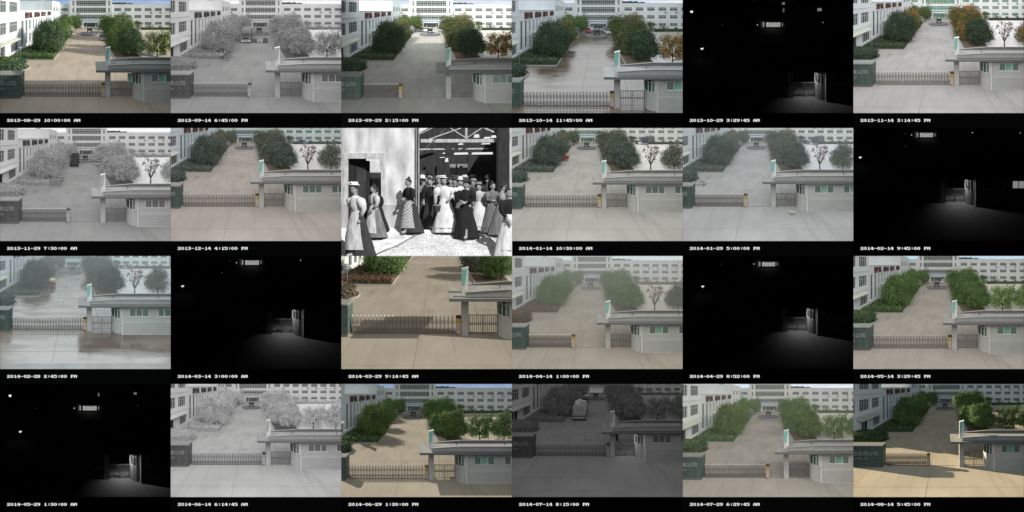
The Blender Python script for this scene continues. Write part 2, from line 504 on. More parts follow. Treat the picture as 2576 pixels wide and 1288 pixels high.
def window_front(pr, o, y, nx, zs, bar, depth=0.25, gl='glass', name='window', seed=0):
    x0, x1, z0, z1 = o
    g = G()
    yb = y + depth * 0.45
    g.box(x0, x1, yb, yb + 0.08, z0, z0 + bar); g.box(x0, x1, yb, yb + 0.08, z1 - bar, z1)
    for i in range(nx + 1):
        xc = x0 + (x1 - x0) * i / nx
        w = bar * (1.0 if i % 2 == 0 else 0.6)
        xa, xb = max(x0, xc - w / 2), min(x1, xc + w / 2)
        g.box(xa, xb, yb + 0.003, yb + 0.078, z0 + bar, z1 - bar)
    for t in zs:
        zc = z0 + (z1 - z0) * t
        g.box(x0, x1, yb - 0.006, yb + 0.086, zc - bar / 2, zc + bar / 2)
    w = pr.part(name, g, 'frame')
    pr.part('pane', G().box(x0, x1, y + depth, y + depth + 0.05, z0, z1), gl, w)
    return w
def window_side(pr, o, x, ny, zs, bar, depth=0.25, gl='glass_left'):
    y0, y1, z0, z1 = o
    g = G(); xb = x - depth * 0.5
    g.box(xb - 0.08, xb, y0, y1, z0, z0 + bar); g.box(xb - 0.08, xb, y0, y1, z1 - bar, z1)
    for i in range(ny + 1):
        yc = y0 + (y1 - y0) * i / ny
        g.box(xb - 0.077, xb - 0.003, max(y0, yc - bar / 2), min(y1, yc + bar / 2), z0 + bar, z1 - bar)
    for t in zs:
        zc = z0 + (z1 - z0) * t
        g.box(xb - 0.086, xb + 0.006, y0, y1, zc - bar / 2, zc + bar / 2)
    w = pr.part('window', g, 'ledge')
    pr.part('pane', G().box(x - depth - 0.05, x - depth, y0, y1, z0, z1), gl, w)
    return w
def text_geom(body, size=1.0, depth=0.03):
    cu = bpy.data.curves.new('lettering', 'FONT'); cu.body = body; cu.size = size; cu.extrude = depth; cu.offset = 0.004
    cu.resolution_u = 2
    ob = bpy.data.objects.new('lettering', cu); ROOT.objects.link(ob)
    dg = bpy.context.evaluated_depsgraph_get(); dg.update()
    me = bpy.data.meshes.new_from_object(ob.evaluated_get(dg))
    vs = [tuple(v.co) for v in me.vertices]; fs = [tuple(p.vertices) for p in me.polygons]
    bpy.data.objects.remove(ob); bpy.data.curves.remove(cu); bpy.data.meshes.remove(me)
    return vs, fs
def text_part(pr, body, mp, mat, parent=None, name='lettering'):
    vs, fs = text_geom(body)
    xs = [v[0] for v in vs]; ys = [v[1] for v in vs]
    x0, x1, y0, y1 = min(xs), max(xs), min(ys), max(ys)
    g = G()
    g.add([mp((v[0] - x0) / (x1 - x0), (v[1] - y0) / (y1 - y0), v[2]) for v in vs], fs)
    return pr.part(name, g, mat, parent)

# ------------------------------------------------------------------ builders: the setting
def ground_proto():
    pr = Proto('ground', (0, 16, 0))
    g = G()
    ys = [9.2 * (400 / 9.2) ** (i / 48) for i in range(49)]
    xs = [-200, -90, -45] + [-30 + 3 * i for i in range(24)] + [60, 120, 250]
    vs = [(x, y, 0.0) for y in ys for x in xs]; n = len(xs)
    fs = [(j * n + i, j * n + i + 1, (j + 1) * n + i + 1, (j + 1) * n + i) for j in range(48) for i in range(n - 1)]
    g.add(vs, fs)
    pr.part('concrete_apron', g, 'ground')
    # long joint up the drive and a few cross joints, as recessed strips
    j = pr.part('expansion_joint', G().add([(-1.54, 11.6, 0.006), (-1.515, 11.6, 0.006), (-1.40, 75, 0.006), (-1.45, 75, 0.006)], [(0, 1, 2, 3)]), 'joint')
    for y, x0, x1 in ((12.9, -8, 9), (23.2, -7, 4.8), (29.6, -6, 4.4), (37, -5.8, 4.3), (46, -5.6, 4.2), (51, -5.6, 4.2), (20.6, -6.5, 5), (26.0, -7, 4.4), (33.5, -5.8, 4.3), (41, -5.6, 4.2)):
        pr.part('expansion_joint', G().add([(x0, y, 0.006), (x1, y, 0.006), (x1, y + 0.018, 0.006), (x0, y + 0.018, 0.006)], [(0, 1, 2, 3)]), 'joint')
    pr.part('expansion_joint', G().add([(4.62, 11.6, 0.006), (4.635, 11.6, 0.006), (4.2, 15.0, 0.006), (4.185, 15.0, 0.006)], [(0, 1, 2, 3)]), 'joint')
    pr.part('expansion_joint', G().add([(3.15, 19.0, 0.006), (3.19, 19.0, 0.006), (3.5, 24, 0.006), (3.45, 24, 0.006)], [(0, 1, 2, 3)]), 'joint')
    return pr
def road_proto():
    pr = Proto('road', (0, 11, 0))
    g = G()
    xs = [-60 + 4 * i for i in range(31)]
    for a, b in zip(xs, xs[1:]):
        g.quad((a, 9.2, 0.008), (b, 9.2, 0.008), (b, 11.55, 0.008), (a, 11.55, 0.008))
    pr.part('road', g, 'road'); return pr
def yard_proto():
    pr = Proto('yard', (20, 40, 0))
    g = G()
    ys = [28.5 * (72 / 28.5) ** (i / 14) for i in range(15)]; xs = [9.2 + 5 * i for i in range(16)]
    for y0, y1 in zip(ys, ys[1:]):
        for x0, x1 in zip(xs, xs[1:]):
            g.quad((x0, y0, 0.010), (x1, y0, 0.010), (x1, y1, 0.010), (x0, y1, 0.010))
    pr.part('yard', g, 'yard'); return pr
def bed_proto(side):
    pr = Proto('planting_bed', (-9, 40, 0) if side < 0 else (7, 40, 0))
    x0, x1 = (-13.6, -6.1) if side < 0 else (4.5, 9.1)
    g = G()
    ys = [28.4 * (66 / 28.4) ** (i / 10) for i in range(11)]
    for a, b in zip(ys, ys[1:]): g.quad((x0, a, 0.05), (x1, a, 0.05), (x1, b, 0.05), (x0, b, 0.05))
    pr.part('soil', g, 'soil')
    xe = x1 if side < 0 else x0
    k = G(); k.box(xe - 0.02, xe + 0.12, 28.3, 66, 0.0, 0.14) if side < 0 else k.box(xe - 0.12, xe + 0.02, 28.3, 66, 0.0, 0.14)
    k.box(x0, x1, 28.12, 28.28, 0.0, 0.13)
    pr.part('kerb', k, 'kerb'); return pr
def sky_proto():
    pr = Proto('sky', (0, 900, 8.5))
    Y = 900; g = G()
    for i in range(12):
        a, b = -800 + i * 140, -800 + (i + 1) * 140
        g.quad((a, Y, -40), (b, Y, -40), (b, Y, 320), (a, Y, 320))
    pr.part('sky', g, 'sky'); return pr
def hills_proto():
    pr = Proto('hills', (60, 500, 0)); rnd = random.Random(5)
    g = G(); pts = []
    x = -300
    while x < 420:
        pts.append((x, 17 + 7 * math.sin(x * 0.021) + 4 * rnd.random() + (5 if 60 < x < 210 else 0))); x += 7
    for (a, za), (b, zb) in zip(pts, pts[1:]):
        g.quad((a, 500, -5), (b, 500, -5), (b, 500, zb), (a, 500, za)); g.quad((a, 500, za), (b, 500, zb), (b, 560, zb), (a, 560, za))
    pr.part('hills', g, 'hill'); return pr

def office_proto(lit=False, night=False):
    Y = 80.0
    pr = Proto('office_building', (0, 80, 0))
    bands = [(XU(765, Y), XU(1065, Y), ZV(b, Y), ZV(a, Y)) for a, b in ((5, 60), (77, 130), (150, 197))]
    small = [(XU(a, Y), XU(b, Y), ZV(d, Y), ZV(c, Y)) for a, b in ((725, 745), (1088, 1106)) for c, d in ((8, 58), (80, 128))]
    ent = (XU(838, Y), XU(985, Y), 0.35, ZV(222, Y))
    g = G(); wall_front(g, XU(700, Y), XU(1130, Y), 0, ZV(-45, Y), Y, 0.6, bands + small + [ent])
    g.box(XU(700, Y), XU(700, Y) + 0.4, Y + 0.6, Y + 6, 0, ZV(-45, Y)); g.box(XU(1130, Y) - 0.4, XU(1130, Y), Y + 0.6, Y + 6, 0, ZV(-45, Y))
    wall = pr.part('wall', g, 'wall')
    for z in (ZV(68, Y), ZV(140, Y)):
        pr.part('ledge', G().box(XU(755, Y), XU(1075, Y), Y - 0.25, Y - 0.003, z - 0.22, z + 0.22), 'wall')
    for u in (757, 1069):
        pr.part('pier', G().box(XU(u, Y) - 0.25, XU(u, Y) + 0.25, Y - 0.3, Y - 0.003, 3.7, ZV(-45, Y)), 'wall')
    for i, o in enumerate(bands):
        w = window_front(pr, o, Y, 16, (0.25, 0.72), 0.10)
    for o in small: window_front(pr, o, Y, 1, (0.25, 0.5, 0.75), 0.14)
    # portico
    pr.part('portico_roof', G().box(XU(812, 77), XU(1000, 77), 76.6, Y - 0.01, ZV(226, 77), ZV(212, 77)), 'wall')
    pr.part('blue_signboard', G().box(XU(815, 77), XU(995, 77), 76.45, 76.95, ZV(212, 77) + 0.003, ZV(202, 77)), 'blue_sign')
    for u in (833, 992):
        pr.part('column', G().box(XU(u, 77) - 0.4, XU(u, 77) + 0.4, 76.8, 77.6, 0, ZV(226, 77) - 0.003), 'wall')
    for k in range(3):
        pr.part('step', G().box(XU(825, 77), XU(1003, 77), 76.0 + k * 0.5, 79.98, 0.12 * k, 0.12 * k + 0.117), 'kerb')
    d = pr.part('entrance_glazing', G().box(ent[0], ent[1], Y + 0.5, Y + 0.56, ent[2], ent[3]), 'lit_entrance' if lit else 'glass')
    p = G()
    xa, xb, zt = XU(868, Y), XU(965, Y), ZV(231, Y)
    p.box(xa, xa + 0.16, Y + 0.2, Y + 0.4, ent[2], zt); p.box(xb - 0.16, xb, Y + 0.2, Y + 0.4, ent[2], zt); p.box(xa, xb, Y + 0.19, Y + 0.41, zt - 0.16, zt + 0.003)
    pr.part('door_portal', p, 'dark' if lit else 'frame', d)
    q = G()
    for i in range(1, 4): q.box(xa + (xb - xa) * i / 4 - 0.04, xa + (xb - xa) * i / 4 + 0.04, Y + 0.42, Y + 0.46, ent[2], zt - 0.17)
    q.box(ent[0], ent[1], Y + 0.44, Y + 0.48, ent[2] + 0.9, ent[2] + 0.98)
    pr.part('door_bars', q, 'dark', d)
    if lit:
        for u0, u1, v0, v1 in ((807, 822, 224, 270), (1000, 1006, 232, 262)):
            pr.part('lit_side_window', G().box(XU(u0, 76.3), XU(u1, 76.3), 76.3, 76.35, ZV(v1, 76.3), ZV(v0, 76.3)), 'lit_window')
    # right wing and left wing
    Y2 = 83.0
    ztop = ZV(45, Y2)
    for ua, ub, uws in ((1130, 1962, [1150 + 102.3 * k for k in range(8)]), (560, 700, [615])):
        ops = [(XU(u, Y2), XU(u + 67, Y2), ZV(b, Y2), ZV(a, Y2)) for u in uws for a, b in ((80, 113), (150, 183), (220, 250))]
        g = G(); wall_front(g, XU(ua, Y2) + 0.01, XU(ub, Y2) - 0.01, 0, ztop, Y2, 0.5, ops)
        pr.part('wing_wall', g, 'wall')
        pr.part('parapet', G().box(XU(ua, Y2) + 0.02, XU(ub, Y2) - 0.02, Y2 - 0.15, Y2 + 0.5, ztop + 0.003, ztop + 0.14), 'ledge')
        for v in (62, 130, 196):
            pr.part('ledge', G().box(XU(ua, Y2) + 0.02, XU(ub, Y2) - 0.02, Y2 - 0.10, Y2 - 0.003, ZV(v, Y2) - 0.06, ZV(v, Y2) + 0.06), 'ledge')
        for i, o in enumerate(ops): window_front(pr, o, Y2, 6, (0.66,), 0.075)
    if not night:
        for u in (1248, 1518, 1612, 1712, 1812, 622):
            a = pr.part('air_conditioner', G().box(XU(u - 9, Y2), XU(u + 9, Y2), Y2 - 0.55, Y2 - 0.11, ZV(134, Y2), ZV(119, Y2)), 'metal_box')
            pr.part('fan_grille', G().tube((XU(u, Y2), Y2 - 0.60, ZV(126.5, Y2)), (XU(u, Y2), Y2 - 0.553, ZV(126.5, Y2)), 0.24, n=10), 'dark', a)
        for u in (785, 800):
            pr.part('air_conditioner', G().box(XU(u - 6, Y), XU(u + 6, Y), Y - 0.85, Y - 0.26, ZV(142, Y), ZV(130, Y)), 'metal_box')
        for u in (1228, 1530, 1838):
            pr.part('drainpipe', G().tube((XU(u, Y2), Y2 - 0.2, 0), (XU(u, Y2), Y2 - 0.2, ztop), 0.07, n=6), 'ledge')
    return pr

def factory_proto():
    X = -14.3
    pr = Proto('factory_building', (X, 34, 0))
    # front block
    win = [(21.0 + 4.45 * k, 24.4 + 4.45 * k) for k in range(3)]
    ops = [(a, b, z0, z1) for a, b in win for z0, z1 in ((8.08, 10.0), (4.3, 6.3))] + [(30.4, 33.7, 0.55, 2.78)]
    door = (26.2, 28.5, 0.0, 2.5)
    g = G(); wall_side(g, 18, 34.35, 0, 13.6, X, 0.5, ops + [door])
    g.box(X - 12, X - 0.51, 33.85, 34.35, 8.0, 13.6)
    pr.part('front_block_wall', g, 'wall_left')
    for o in ops: window_side(pr, o, X, 4, (0.7,), 0.05)
    d = pr.part('door', G().box(X - 0.35, X - 0.28, *door), 'dark')
    pr.part('door_frame', G().box(X - 0.27, X - 0.2, 27.3, 27.4, 0, 2.5).box(X - 0.27, X - 0.2, 26.2, 28.5, 2.3, 2.4), 'ledge', d)
    pr.part('entrance_canopy', G().add([(X + 0.003, 24.5, 3.25), (X + 1.3, 24.5, 3.05), (X + 1.3, 32.0, 3.05), (X + 0.003, 32.0, 3.25),
                                        (X + 0.003, 24.5, 3.05), (X + 1.3, 24.5, 2.93), (X + 1.3, 32.0, 2.93), (X + 0.003, 32.0, 3.05)],
                                       [(0, 1, 2, 3), (7, 6, 5, 4), (0, 4, 5, 1), (1, 5, 6, 2), (2, 6, 7, 3), (3, 7, 4, 0)]), 'awning')
    for z in (7.2, 3.55):
        pr.part('string_course', G().box(X + 0.003, X + 0.10, 18, 34.3, z - 0.05, z + 0.05), 'ledge')
    # middle block with tall windows
    tall = [(35.5, 36.8, 0.75, 6.2), (37.75, 39.0, 0.75, 6.2)]
    y = 40.2
    for k in range(9):
        tall += [(y, y + 1.05, 3.75, 6.15), (y, y + 1.05, 0.8, 2.9)]; y += 2.35 + 0.08 * k
    g = G(); wall_side(g, 34.36, 64.55, 0, 8.25, X - 0.12, 0.5, tall)
    g.box(X - 13, X - 0.63, 34.4, 64.5, 7.7, 7.9)
    pr.part('middle_block_wall', g, 'wall_left')
    pr.part('coping', G().box(X - 0.5, X + 0.02, 34.36, 64.55, 8.253, 8.38), 'ledge')
    pr.part('string_course', G().box(X - 0.117, X - 0.02, 34.4, 64.5, 6.35, 6.45), 'ledge')
    for o in tall: window_side(pr, o, X - 0.12, 1, (0.5,), 0.07)
    for yy in (39.7, 49.5, 57.0):
        pr.part('drainpipe', G().tube((X + 0.02, yy, 0.2), (X + 0.02, yy, 7.9), 0.06, n=6), 'ledge')
    # rear block
    ops = [(a, b, z0, z1) for a, b in ((66.4, 69.8), (71.9, 75.3), (77.2, 80.6)) for z0, z1 in ((7.9, 9.75), (4.5, 6.0))]
    g = G(); wall_side(g, 64.56, 82, 0, 11.95, X, 0.5, ops); g.box(X - 14, X - 0.51, 64.56, 65.0, 7.5, 11.95)
    pr.part('rear_block_wall', g, 'wall_left')
    pr.part('coping', G().box(X - 14, X + 0.06, 64.4, 65.05, 11.953, 12.08).box(X - 0.5, X + 0.06, 65.06, 82, 11.953, 12.08), 'ledge')
    pr.part('drainpipe', G().tube((XU(385, 64.4), 64.45, 8.3), (XU(385, 64.4), 64.45, 10.9), 0.07, n=6), 'ledge')
    pr.part('roof_hut', G().box(XU(390, 70), XU(425, 70), 70, 72, 11.5, 12.9), 'ledge')
    for o in ops: window_side(pr, o, X, 3, (0.7,), 0.09)
    for (y0, y1), s in zip(((37.2, 41.9), (43.6, 48.4), (49.9, 55.0), (57.1, 62.1)), ('效率领先', '质量为本', '诚信至上', '持续改进')):
        text_part(pr, s, lambda a, b, d, y0=y0, y1=y1: (X + 0.02 + d * 3, y0 + a * (y1 - y0), 6.58 + b * 1.42), 'letters_red')
    return pr

def gatehouse_proto():
    Yf = 15.53
    pr = Proto('gatehouse', (5.0, Yf, 0))
    ops = [(XU(a, Yf), XU(b, Yf), ZV(830, Yf), ZV(742, Yf)) for a, b in ((1525, 1738), (1838, 2050))]
    g = G(); wall_front(g, 5.08, 15, 1.3, 2.85, Yf, 0.18, ops); pr.part('wall', g, 'siding')
    s = G(); n = 9; h = 1.3 / n
    for k in range(n):
        s.prism_x([(Yf - 0.06, k * h), (Yf + 0.12, k * h), (Yf + 0.12, (k + 1) * h - 0.002), (Yf - 0.004, (k + 1) * h - 0.002)], 5.085, 15)
    b = pr.part('siding_boards', s, 'siding')
    pr.part('corner_post', G().box(4.96, 5.08, Yf - 0.06, Yf + 0.16, 0, 2.855), 'post_white')
    for i, o in enumerate(ops):
        x0, x1, z0, z1 = o; f = G()
        for xa in (x0, x0 + (x1 - x0) / 3 - 0.02, x0 + 2 * (x1 - x0) / 3 - 0.02, x1 - 0.05): f.box(xa, xa + 0.05, Yf - 0.02, Yf + 0.08, z0 + 0.05, z1 - 0.05)
        f.box(x0 - 0.03, x1 + 0.03, Yf - 0.03, Yf + 0.09, z0 - 0.02, z0 + 0.05); f.box(x0, x1, Yf - 0.02, Yf + 0.08, z1 - 0.05, z1)
        w = pr.part('window', f, 'post_white')
        for k in range(3):
            a = x0 + (x1 - x0) * k / 3
            pr.part('pane', G().box(a + 0.02, a + (x1 - x0) / 3 - 0.02, Yf + 0.10, Yf + 0.13, z0, z1), 'glass_green' if k != 1 else 'curtain_or_glass', w)
    # rounded bay beside the wicket gate
    arc = [(4.20, 16.55), (4.24, 16.22), (4.38, 15.96), (4.62, 15.78), (4.955, 15.70)]
    for lo, hi, nm, mt in ((0, 1.5, 'bay_wall', 'siding'), (2.72, 2.855, 'bay_head', 'siding')):
        g = G()
        nb = 9 if lo == 0 else 1
        for (xa, ya), (xb, yb) in zip(arc, arc[1:]):
            for k in range(nb):
                za, zb = lo + (hi - lo) * k / nb, lo + (hi - lo) * (k + 1) / nb - (0.004 if nb > 1 else 0)
                dx, dy = 0.02, 0.02
                g.add([(xa - dx, ya - dy, za), (xb - dx, yb - dy, za), (xb, yb, zb), (xa, ya, zb)], [(0, 1, 2, 3)])
                g.add([(xa - dx, ya - dy, za), (xb - dx, yb - dy, za), (xb, yb, za), (xa, ya, za)], [(3, 2, 1, 0)])
        pr.part(nm, g, mt)
    gl = G(); fr = G()
    for (xa, ya), (xb, yb) in zip(arc, arc[1:]):
        gl.quad((xa + 0.03, ya + 0.03, 1.5), (xb + 0.03, yb + 0.03, 1.5), (xb + 0.03, yb + 0.03, 2.72), (xa + 0.03, ya + 0.03, 2.72))
        for z in (1.52, 2.36, 2.69): fr.tube((xa, ya, z), (xb, yb, z), 0.035, n=4)
    for x, y in (arc[0], arc[2], arc[3], arc[4]): fr.tube((x, y, 1.5), (x, y, 2.72), 0.045, n=4)
    fr.box(4.84, 4.96, 15.66, 15.72, 1.5, 2.72)
    w = pr.part('bay_window', fr, 'post_white'); pr.part('pane', gl, 'glass_green', w)
    # roof slab with its raised parapets
    pr.part('roof_slab', G().box(0.62, 2.2, 15.2, 17.8, 2.87, 3.02).box(2.2, 15.2, 15.2, 18.4, 2.873, 3.017), 'roof')
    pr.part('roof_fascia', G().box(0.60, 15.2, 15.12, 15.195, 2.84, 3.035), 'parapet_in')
    prof = [(1.74, 3.025), (15, 3.025), (15, 3.53), (4.35, 3.53), (1.74, 3.36)]
    pr.part('front_parapet', G().prism_y(prof, 15.42, 15.55), 'roof_edge')
    pr.part('parapet_cap', G().prism_y([(1.72, 3.363), (4.35, 3.533), (15, 3.533), (15, 3.56), (4.35, 3.56), (1.72, 3.39)], 15.36, 15.6), 'roof_edge')
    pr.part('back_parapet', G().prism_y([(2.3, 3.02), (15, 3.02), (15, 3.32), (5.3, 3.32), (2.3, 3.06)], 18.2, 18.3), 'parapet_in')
    pr.part('parapet_cap', G().prism_y([(2.25, 3.063), (5.3, 3.323), (15, 3.323), (15, 3.35), (5.3, 3.35), (2.25, 3.09)], 18.15, 18.36), 'roof_edge')
    pr.part('gutter_line', G().box(1.74, 15, 15.36, 15.417, 3.02, 3.06), 'dark')
    for u, v in ((1345, 632), (1838, 632)):
        Y = F * (EYE - 3.02) / (v - V0)
        pr.part('vent_pipe', G().tube((XU(u, Y), Y, 3.02), (XU(u, Y), Y, 3.02 + 0.3), 0.028, n=6), 'dark')
    dl = pr.part('downlight', G().tube((3.45, 16.0, 2.80), (3.45, 16.0, 2.868), 0.09, 0.11, n=10), 'lamp_or_cap')
    return pr
def pillar_proto():
    pr = Proto('gate_pillar', (1.79, 16.4, 0))
    pr.part('shaft', G().box(1.54, 2.04, 16.15, 16.65, 0, 2.86), 'pillar')
    pr.part('tile_joint', G().box(1.537, 2.043, 16.147, 16.653, 1.28, 1.29), 'joint')
    pr.part('upper_post', G().box(1.57, 1.80, 16.3, 16.6, 3.03, 3.66), 'post_white')
    Yb = 16.4
    b = pr.part('blade', G().prism_y([(1.80, 3.2), (2.04, 3.2), (2.04, 4.85), (1.57, 4.72), (1.57, 3.66), (1.80, 3.66)], 16.32, 16.62), 'cap')
    pr.part('glass_panel', G().prism_y([(1.58, 3.64), (1.80, 3.64), (1.95, 4.72), (1.58, 4.66)], 16.27, 16.317), 'sign_panel', b)
    pr.part('blade_cap', G().prism_y([(1.55, 4.725), (2.06, 4.855), (2.06, 4.90), (1.55, 4.77)], 16.25, 16.66), 'cap', b)
    return pr
def wicket_proto():
    pr = Proto('wicket_gate', (3.1, 16.45, 0))
    for a, b in ((2.08, 3.10), (3.14, 4.17)):
        f = G(); r = 0.022
        for z in (0.10, 0.70, 0.80, 1.38): f.box(a, b, 16.43, 16.47, z - r, z + r)
        for x in (a, b - 0.05): f.box(x, x + 0.05, 16.425, 16.475, 0.0, 1.41)
        lf = pr.part('gate_leaf', f, 'steel')
        n = 7
        for i in range(1, n):
            x = a + (b - a) * i / n
            g = G().box(x - 0.02, x + 0.02, 16.437, 16.463, 0.12, 1.36); pr.part('bar', g, 'steel', lf)
    return pr
def sliding_gate_proto(u_head, plates=False):
    Y = 16.46
    pr = Proto('sliding_gate', (-6.4, Y, 0))
    xh = XU(u_head, Y); x0 = -6.42; n = 26
    step = (xh - x0) / n; px = F / Y
    a = G()
    a.tube((x0, Y, 0.0), (x0, Y, 1.30), 0.030, n=5).tube((x0 + min(0.07, step * 0.35), Y, 0.02), (x0 + min(0.07, step * 0.35), Y, 1.28), 0.014, n=4)
    post = pr.part('post', a, 'steel')
    tip = pr.part('finial', G().tube((x0 + 0.02, Y, 1.28), (x0 + 0.02, Y, 1.40), 0.04, 0.016, n=6), 'finial', post)
    for i in range(1, n):
        q = pr.repeat(post, (i * step * px, 0, 0)); pr.repeat(tip, (i * step * px, 0, 0), parent=q)
    g = G()
    for i in range(n):
        a, b = x0 + i * step, x0 + (i + 1) * step; m = (a + b) / 2
        g.box(m - 0.011, m + 0.011, Y - 0.011, Y + 0.011, 0.08, 1.12)
        for (za, zb) in ((0.74, 0.92), (0.92, 0.74), (0.92, 1.0), (0.16, 0.36), (0.36, 0.16), (0.28, 0.46), (0.46, 0.28)):
            g.tube((a, Y - 0.02, za), (m, Y - 0.02, zb), 0.013, n=4, cap=False); g.tube((m, Y - 0.02, zb), (b, Y - 0.02, za), 0.013, n=4, cap=False)
    pr.part('lattice', g, 'steel')
    pr.part('base_rail', G().box(x0, xh, Y - 0.03, Y + 0.03, 0.03, 0.07), 'steel')
    if plates:
      pl = pr.part('kick_plate', G().box(x0 + 0.03, x0 + max(0.06, step - 0.05), Y + 0.04, Y + 0.05, 0.02, 0.14), 'base_plate')
      for i in range(1, n): pr.repeat(pl, (i * step * px, 0, 0))
    hd = pr.part('motor_head', G().box(xh, xh + 0.36, Y - 0.2, Y + 0.2, 0.03, 1.22), 'yellow')
    pr.part('top_cap', G().box(xh - 0.01, xh + 0.37, Y - 0.21, Y + 0.21, 1.223, 1.27), 'dark', hd)
    s = G().box(xh + 0.004, xh + 0.356, Y - 0.215, Y - 0.203, 0.04, 0.82)
    pr.part('stripe_panel', s, 'brick_red', hd)
    t = G()
    for k in range(6):
        z = 0.04 + k * 0.14
        t.add([(xh + 0.01, Y - 0.219, min(0.81, z + 0.16)), (xh + 0.35, Y - 0.219, z), (xh + 0.35, Y - 0.219, min(0.81, z + 0.06)), (xh + 0.01, Y - 0.219, min(0.815, z + 0.22))], [(0, 1, 2, 3)])
    pr.part('warning_stripe', t, 'stripe', hd)
    pr.part('beacon', G().tube((xh + 0.18, Y, 1.27), (xh + 0.18, Y, 1.39), 0.05, 0.035, n=8), 'beacon', hd)
    pr.part('antenna', G().tube((xh + 0.34, Y, 1.27), (xh + 0.34, Y, 1.42), 0.012, n=4), 'steel', hd)
    return pr
def track_proto():
    pr = Proto('gate_track', (-2, 16.46, 0)); pr.part('rail', G().box(-6.4, 1.53, 16.44, 16.48, 0.004, 0.022), 'rust_rail'); return pr
def sign_wall_proto():
    pr = Proto('sign_wall', (-8, 16.3, 0))
    Y0, Y1, X1 = 16.05, 17.0, -6.6
    pr.part('core', G().box(-13, X1 - 0.02, Y0 + 0.03, Y1, 0.16, 2.22), 'plinth')
    nx, nz = 8, 4; tw, th = 0.72, 0.505; tile = None
    g = G().box(X1 - 0.02 - tw + 0.006, X1 - 0.02 - 0.006, Y0, Y0 + 0.029, 0.165, 0.165 + th - 0.012)
    px = F / Y0
    tile = pr.part('tile', g, 'sign_wall')
    for i in range(nx):
        for k in range(nz):
            if i or k: pr.repeat(tile, (-i * tw * px, 0, k * th * px))
    for k in range(nz):
        pr.part('side_tile', G().box(X1 - 0.019, X1 + 0.012, Y0 + 0.02, Y1 - 0.01, 0.17 + k * th, 0.17 + (k + 1) * th - 0.012), 'sign_wall')
    pr.part('plinth', G().box(-13, X1 + 0.02, Y0 - 0.03, Y1 + 0.02, 0, 0.158), 'plinth')
    pr.part('coping', G().box(-13, X1 + 0.03, Y0 - 0.04, Y1 + 0.03, 2.223, 2.33), 'sign_cap')
    xe = XU(157, Y0)
    text_part(pr, '制品有限公司', lambda a, b, d: (xe - 3.22 * (1 - a), Y0 - 0.006 + d * 0.3, ZV(860, Y0) + b * 0.46), 'letters')
    xe2 = XU(48, Y0)
    text_part(pr, 'Product Co., Ltd', lambda a, b, d: (xe2 - 2.3 * (1 - a), Y0 - 0.006 + d * 0.3, ZV(902, Y0) + b * 0.22), 'letters')
    return pr
def lamp_proto(on=False):
    x, y, _ = GP(205, 640); pr = Proto('lamp_post', (x, y, 0))
    pr.part('pole', G().tube((x, y, 0), (x, y, 2.42), 0.045, 0.03, n=8), 'lamp_post')
    pr.part('base', G().tube((x, y, 0), (x, y, 0.18), 0.09, 0.06, n=8), 'lamp_post')
    h = pr.part('lamp_head', G().rings([(2.40, 0.05, 0.05, 0, 0), (2.48, 0.20, 0.20, 0, 0), (2.55, 0.25, 0.25, 0, 0), (2.58, 0.03, 0.03, 0, 0)], 12, x, y), 'lamp_head')
    if on: pr.part('bulb', G().rings([(2.26, 0.05, 0.05, 0, 0), (2.36, 0.17, 0.17, 0, 0), (2.46, 0.24, 0.24, 0, 0), (2.47, 0.02, 0.02, 0, 0)], 12, x, y - 0.3), 'lamp_on', h)
    return pr
def cauldron_proto():
    cx, cy = 0.05, 58.4
    pr = Proto('bronze_cauldron', (cx, cy, 0.5))
    w, d = 0.92, 0.7
    b = G()
    b.add([(cx - w, cy - d, 2.0), (cx + w, cy - d, 2.0), (cx + w, cy + d, 2.0), (cx - w, cy + d, 2.0),
           (cx - w * 0.9, cy - d * 0.9, 1.3), (cx + w * 0.9, cy - d * 0.9, 1.3), (cx + w * 0.9, cy + d * 0.9, 1.3), (cx - w * 0.9, cy + d * 0.9, 1.3)],
          [(4, 5, 1, 0), (5, 6, 2, 1), (6, 7, 3, 2), (7, 4, 0, 3), (7, 6, 5, 4), (0, 1, 2, 3)])
    body = pr.part('vessel', b, 'bronze')
    pr.part('rim', G().box(cx - w - 0.05, cx + w + 0.05, cy - d - 0.05, cy + d + 0.05, 2.003, 2.13), 'bronze', body)
    pr.part('relief_panel', G().box(cx - 0.6, cx + 0.6, cy - d - 0.03, cy - d + 0.02, 1.45, 1.88), 'bronze', body)
    for sx in (-1, 1):
        for sy in (-1, 1):
            pr.part('leg', G().tube((cx + sx * 0.66, cy + sy * 0.5, 0.42), (cx + sx * 0.68, cy + sy * 0.5, 1.32), 0.13, 0.17, n=8), 'bronze')
        h = G(); x = cx + sx * 0.9
        h.box(x - 0.07, x + 0.07, cy - 0.42, cy - 0.26, 2.13, 2.6); h.box(x - 0.07, x + 0.07, cy + 0.26, cy + 0.42, 2.13, 2.6); h.box(x - 0.073, x + 0.073, cy - 0.42, cy + 0.42, 2.5, 2.63)
        pr.part('handle', h, 'bronze')
    return pr
def plinth_proto():
    cx, cy, r = 0.0, 58.4, 3.45
    pr = Proto('round_plinth', (cx, cy, 0))
    pr.part('drum', G().rings([(0, r, r, 0, 0), (0.40, r, r, 0, 0), (0.40, r - 0.5, r - 0.5, 0, 0), (0.26, r - 0.5, r - 0.5, 0, 0)], 40, cx, cy), 'stone')
    pr.part('coping', G().rings([(0.403, r + 0.06, r + 0.06, 0, 0), (0.50, r + 0.06, r + 0.06, 0, 0), (0.50, r - 0.5, r - 0.5, 0, 0), (0.403, r - 0.5, r - 0.5, 0, 0)], 40, cx, cy, cap=False), 'stone')
    pr.part('pedestal', G().box(cx - 1.2, cx + 1.2, cy - 1.0, cy + 1.0, 0.25, 0.42), 'stone')
    return pr

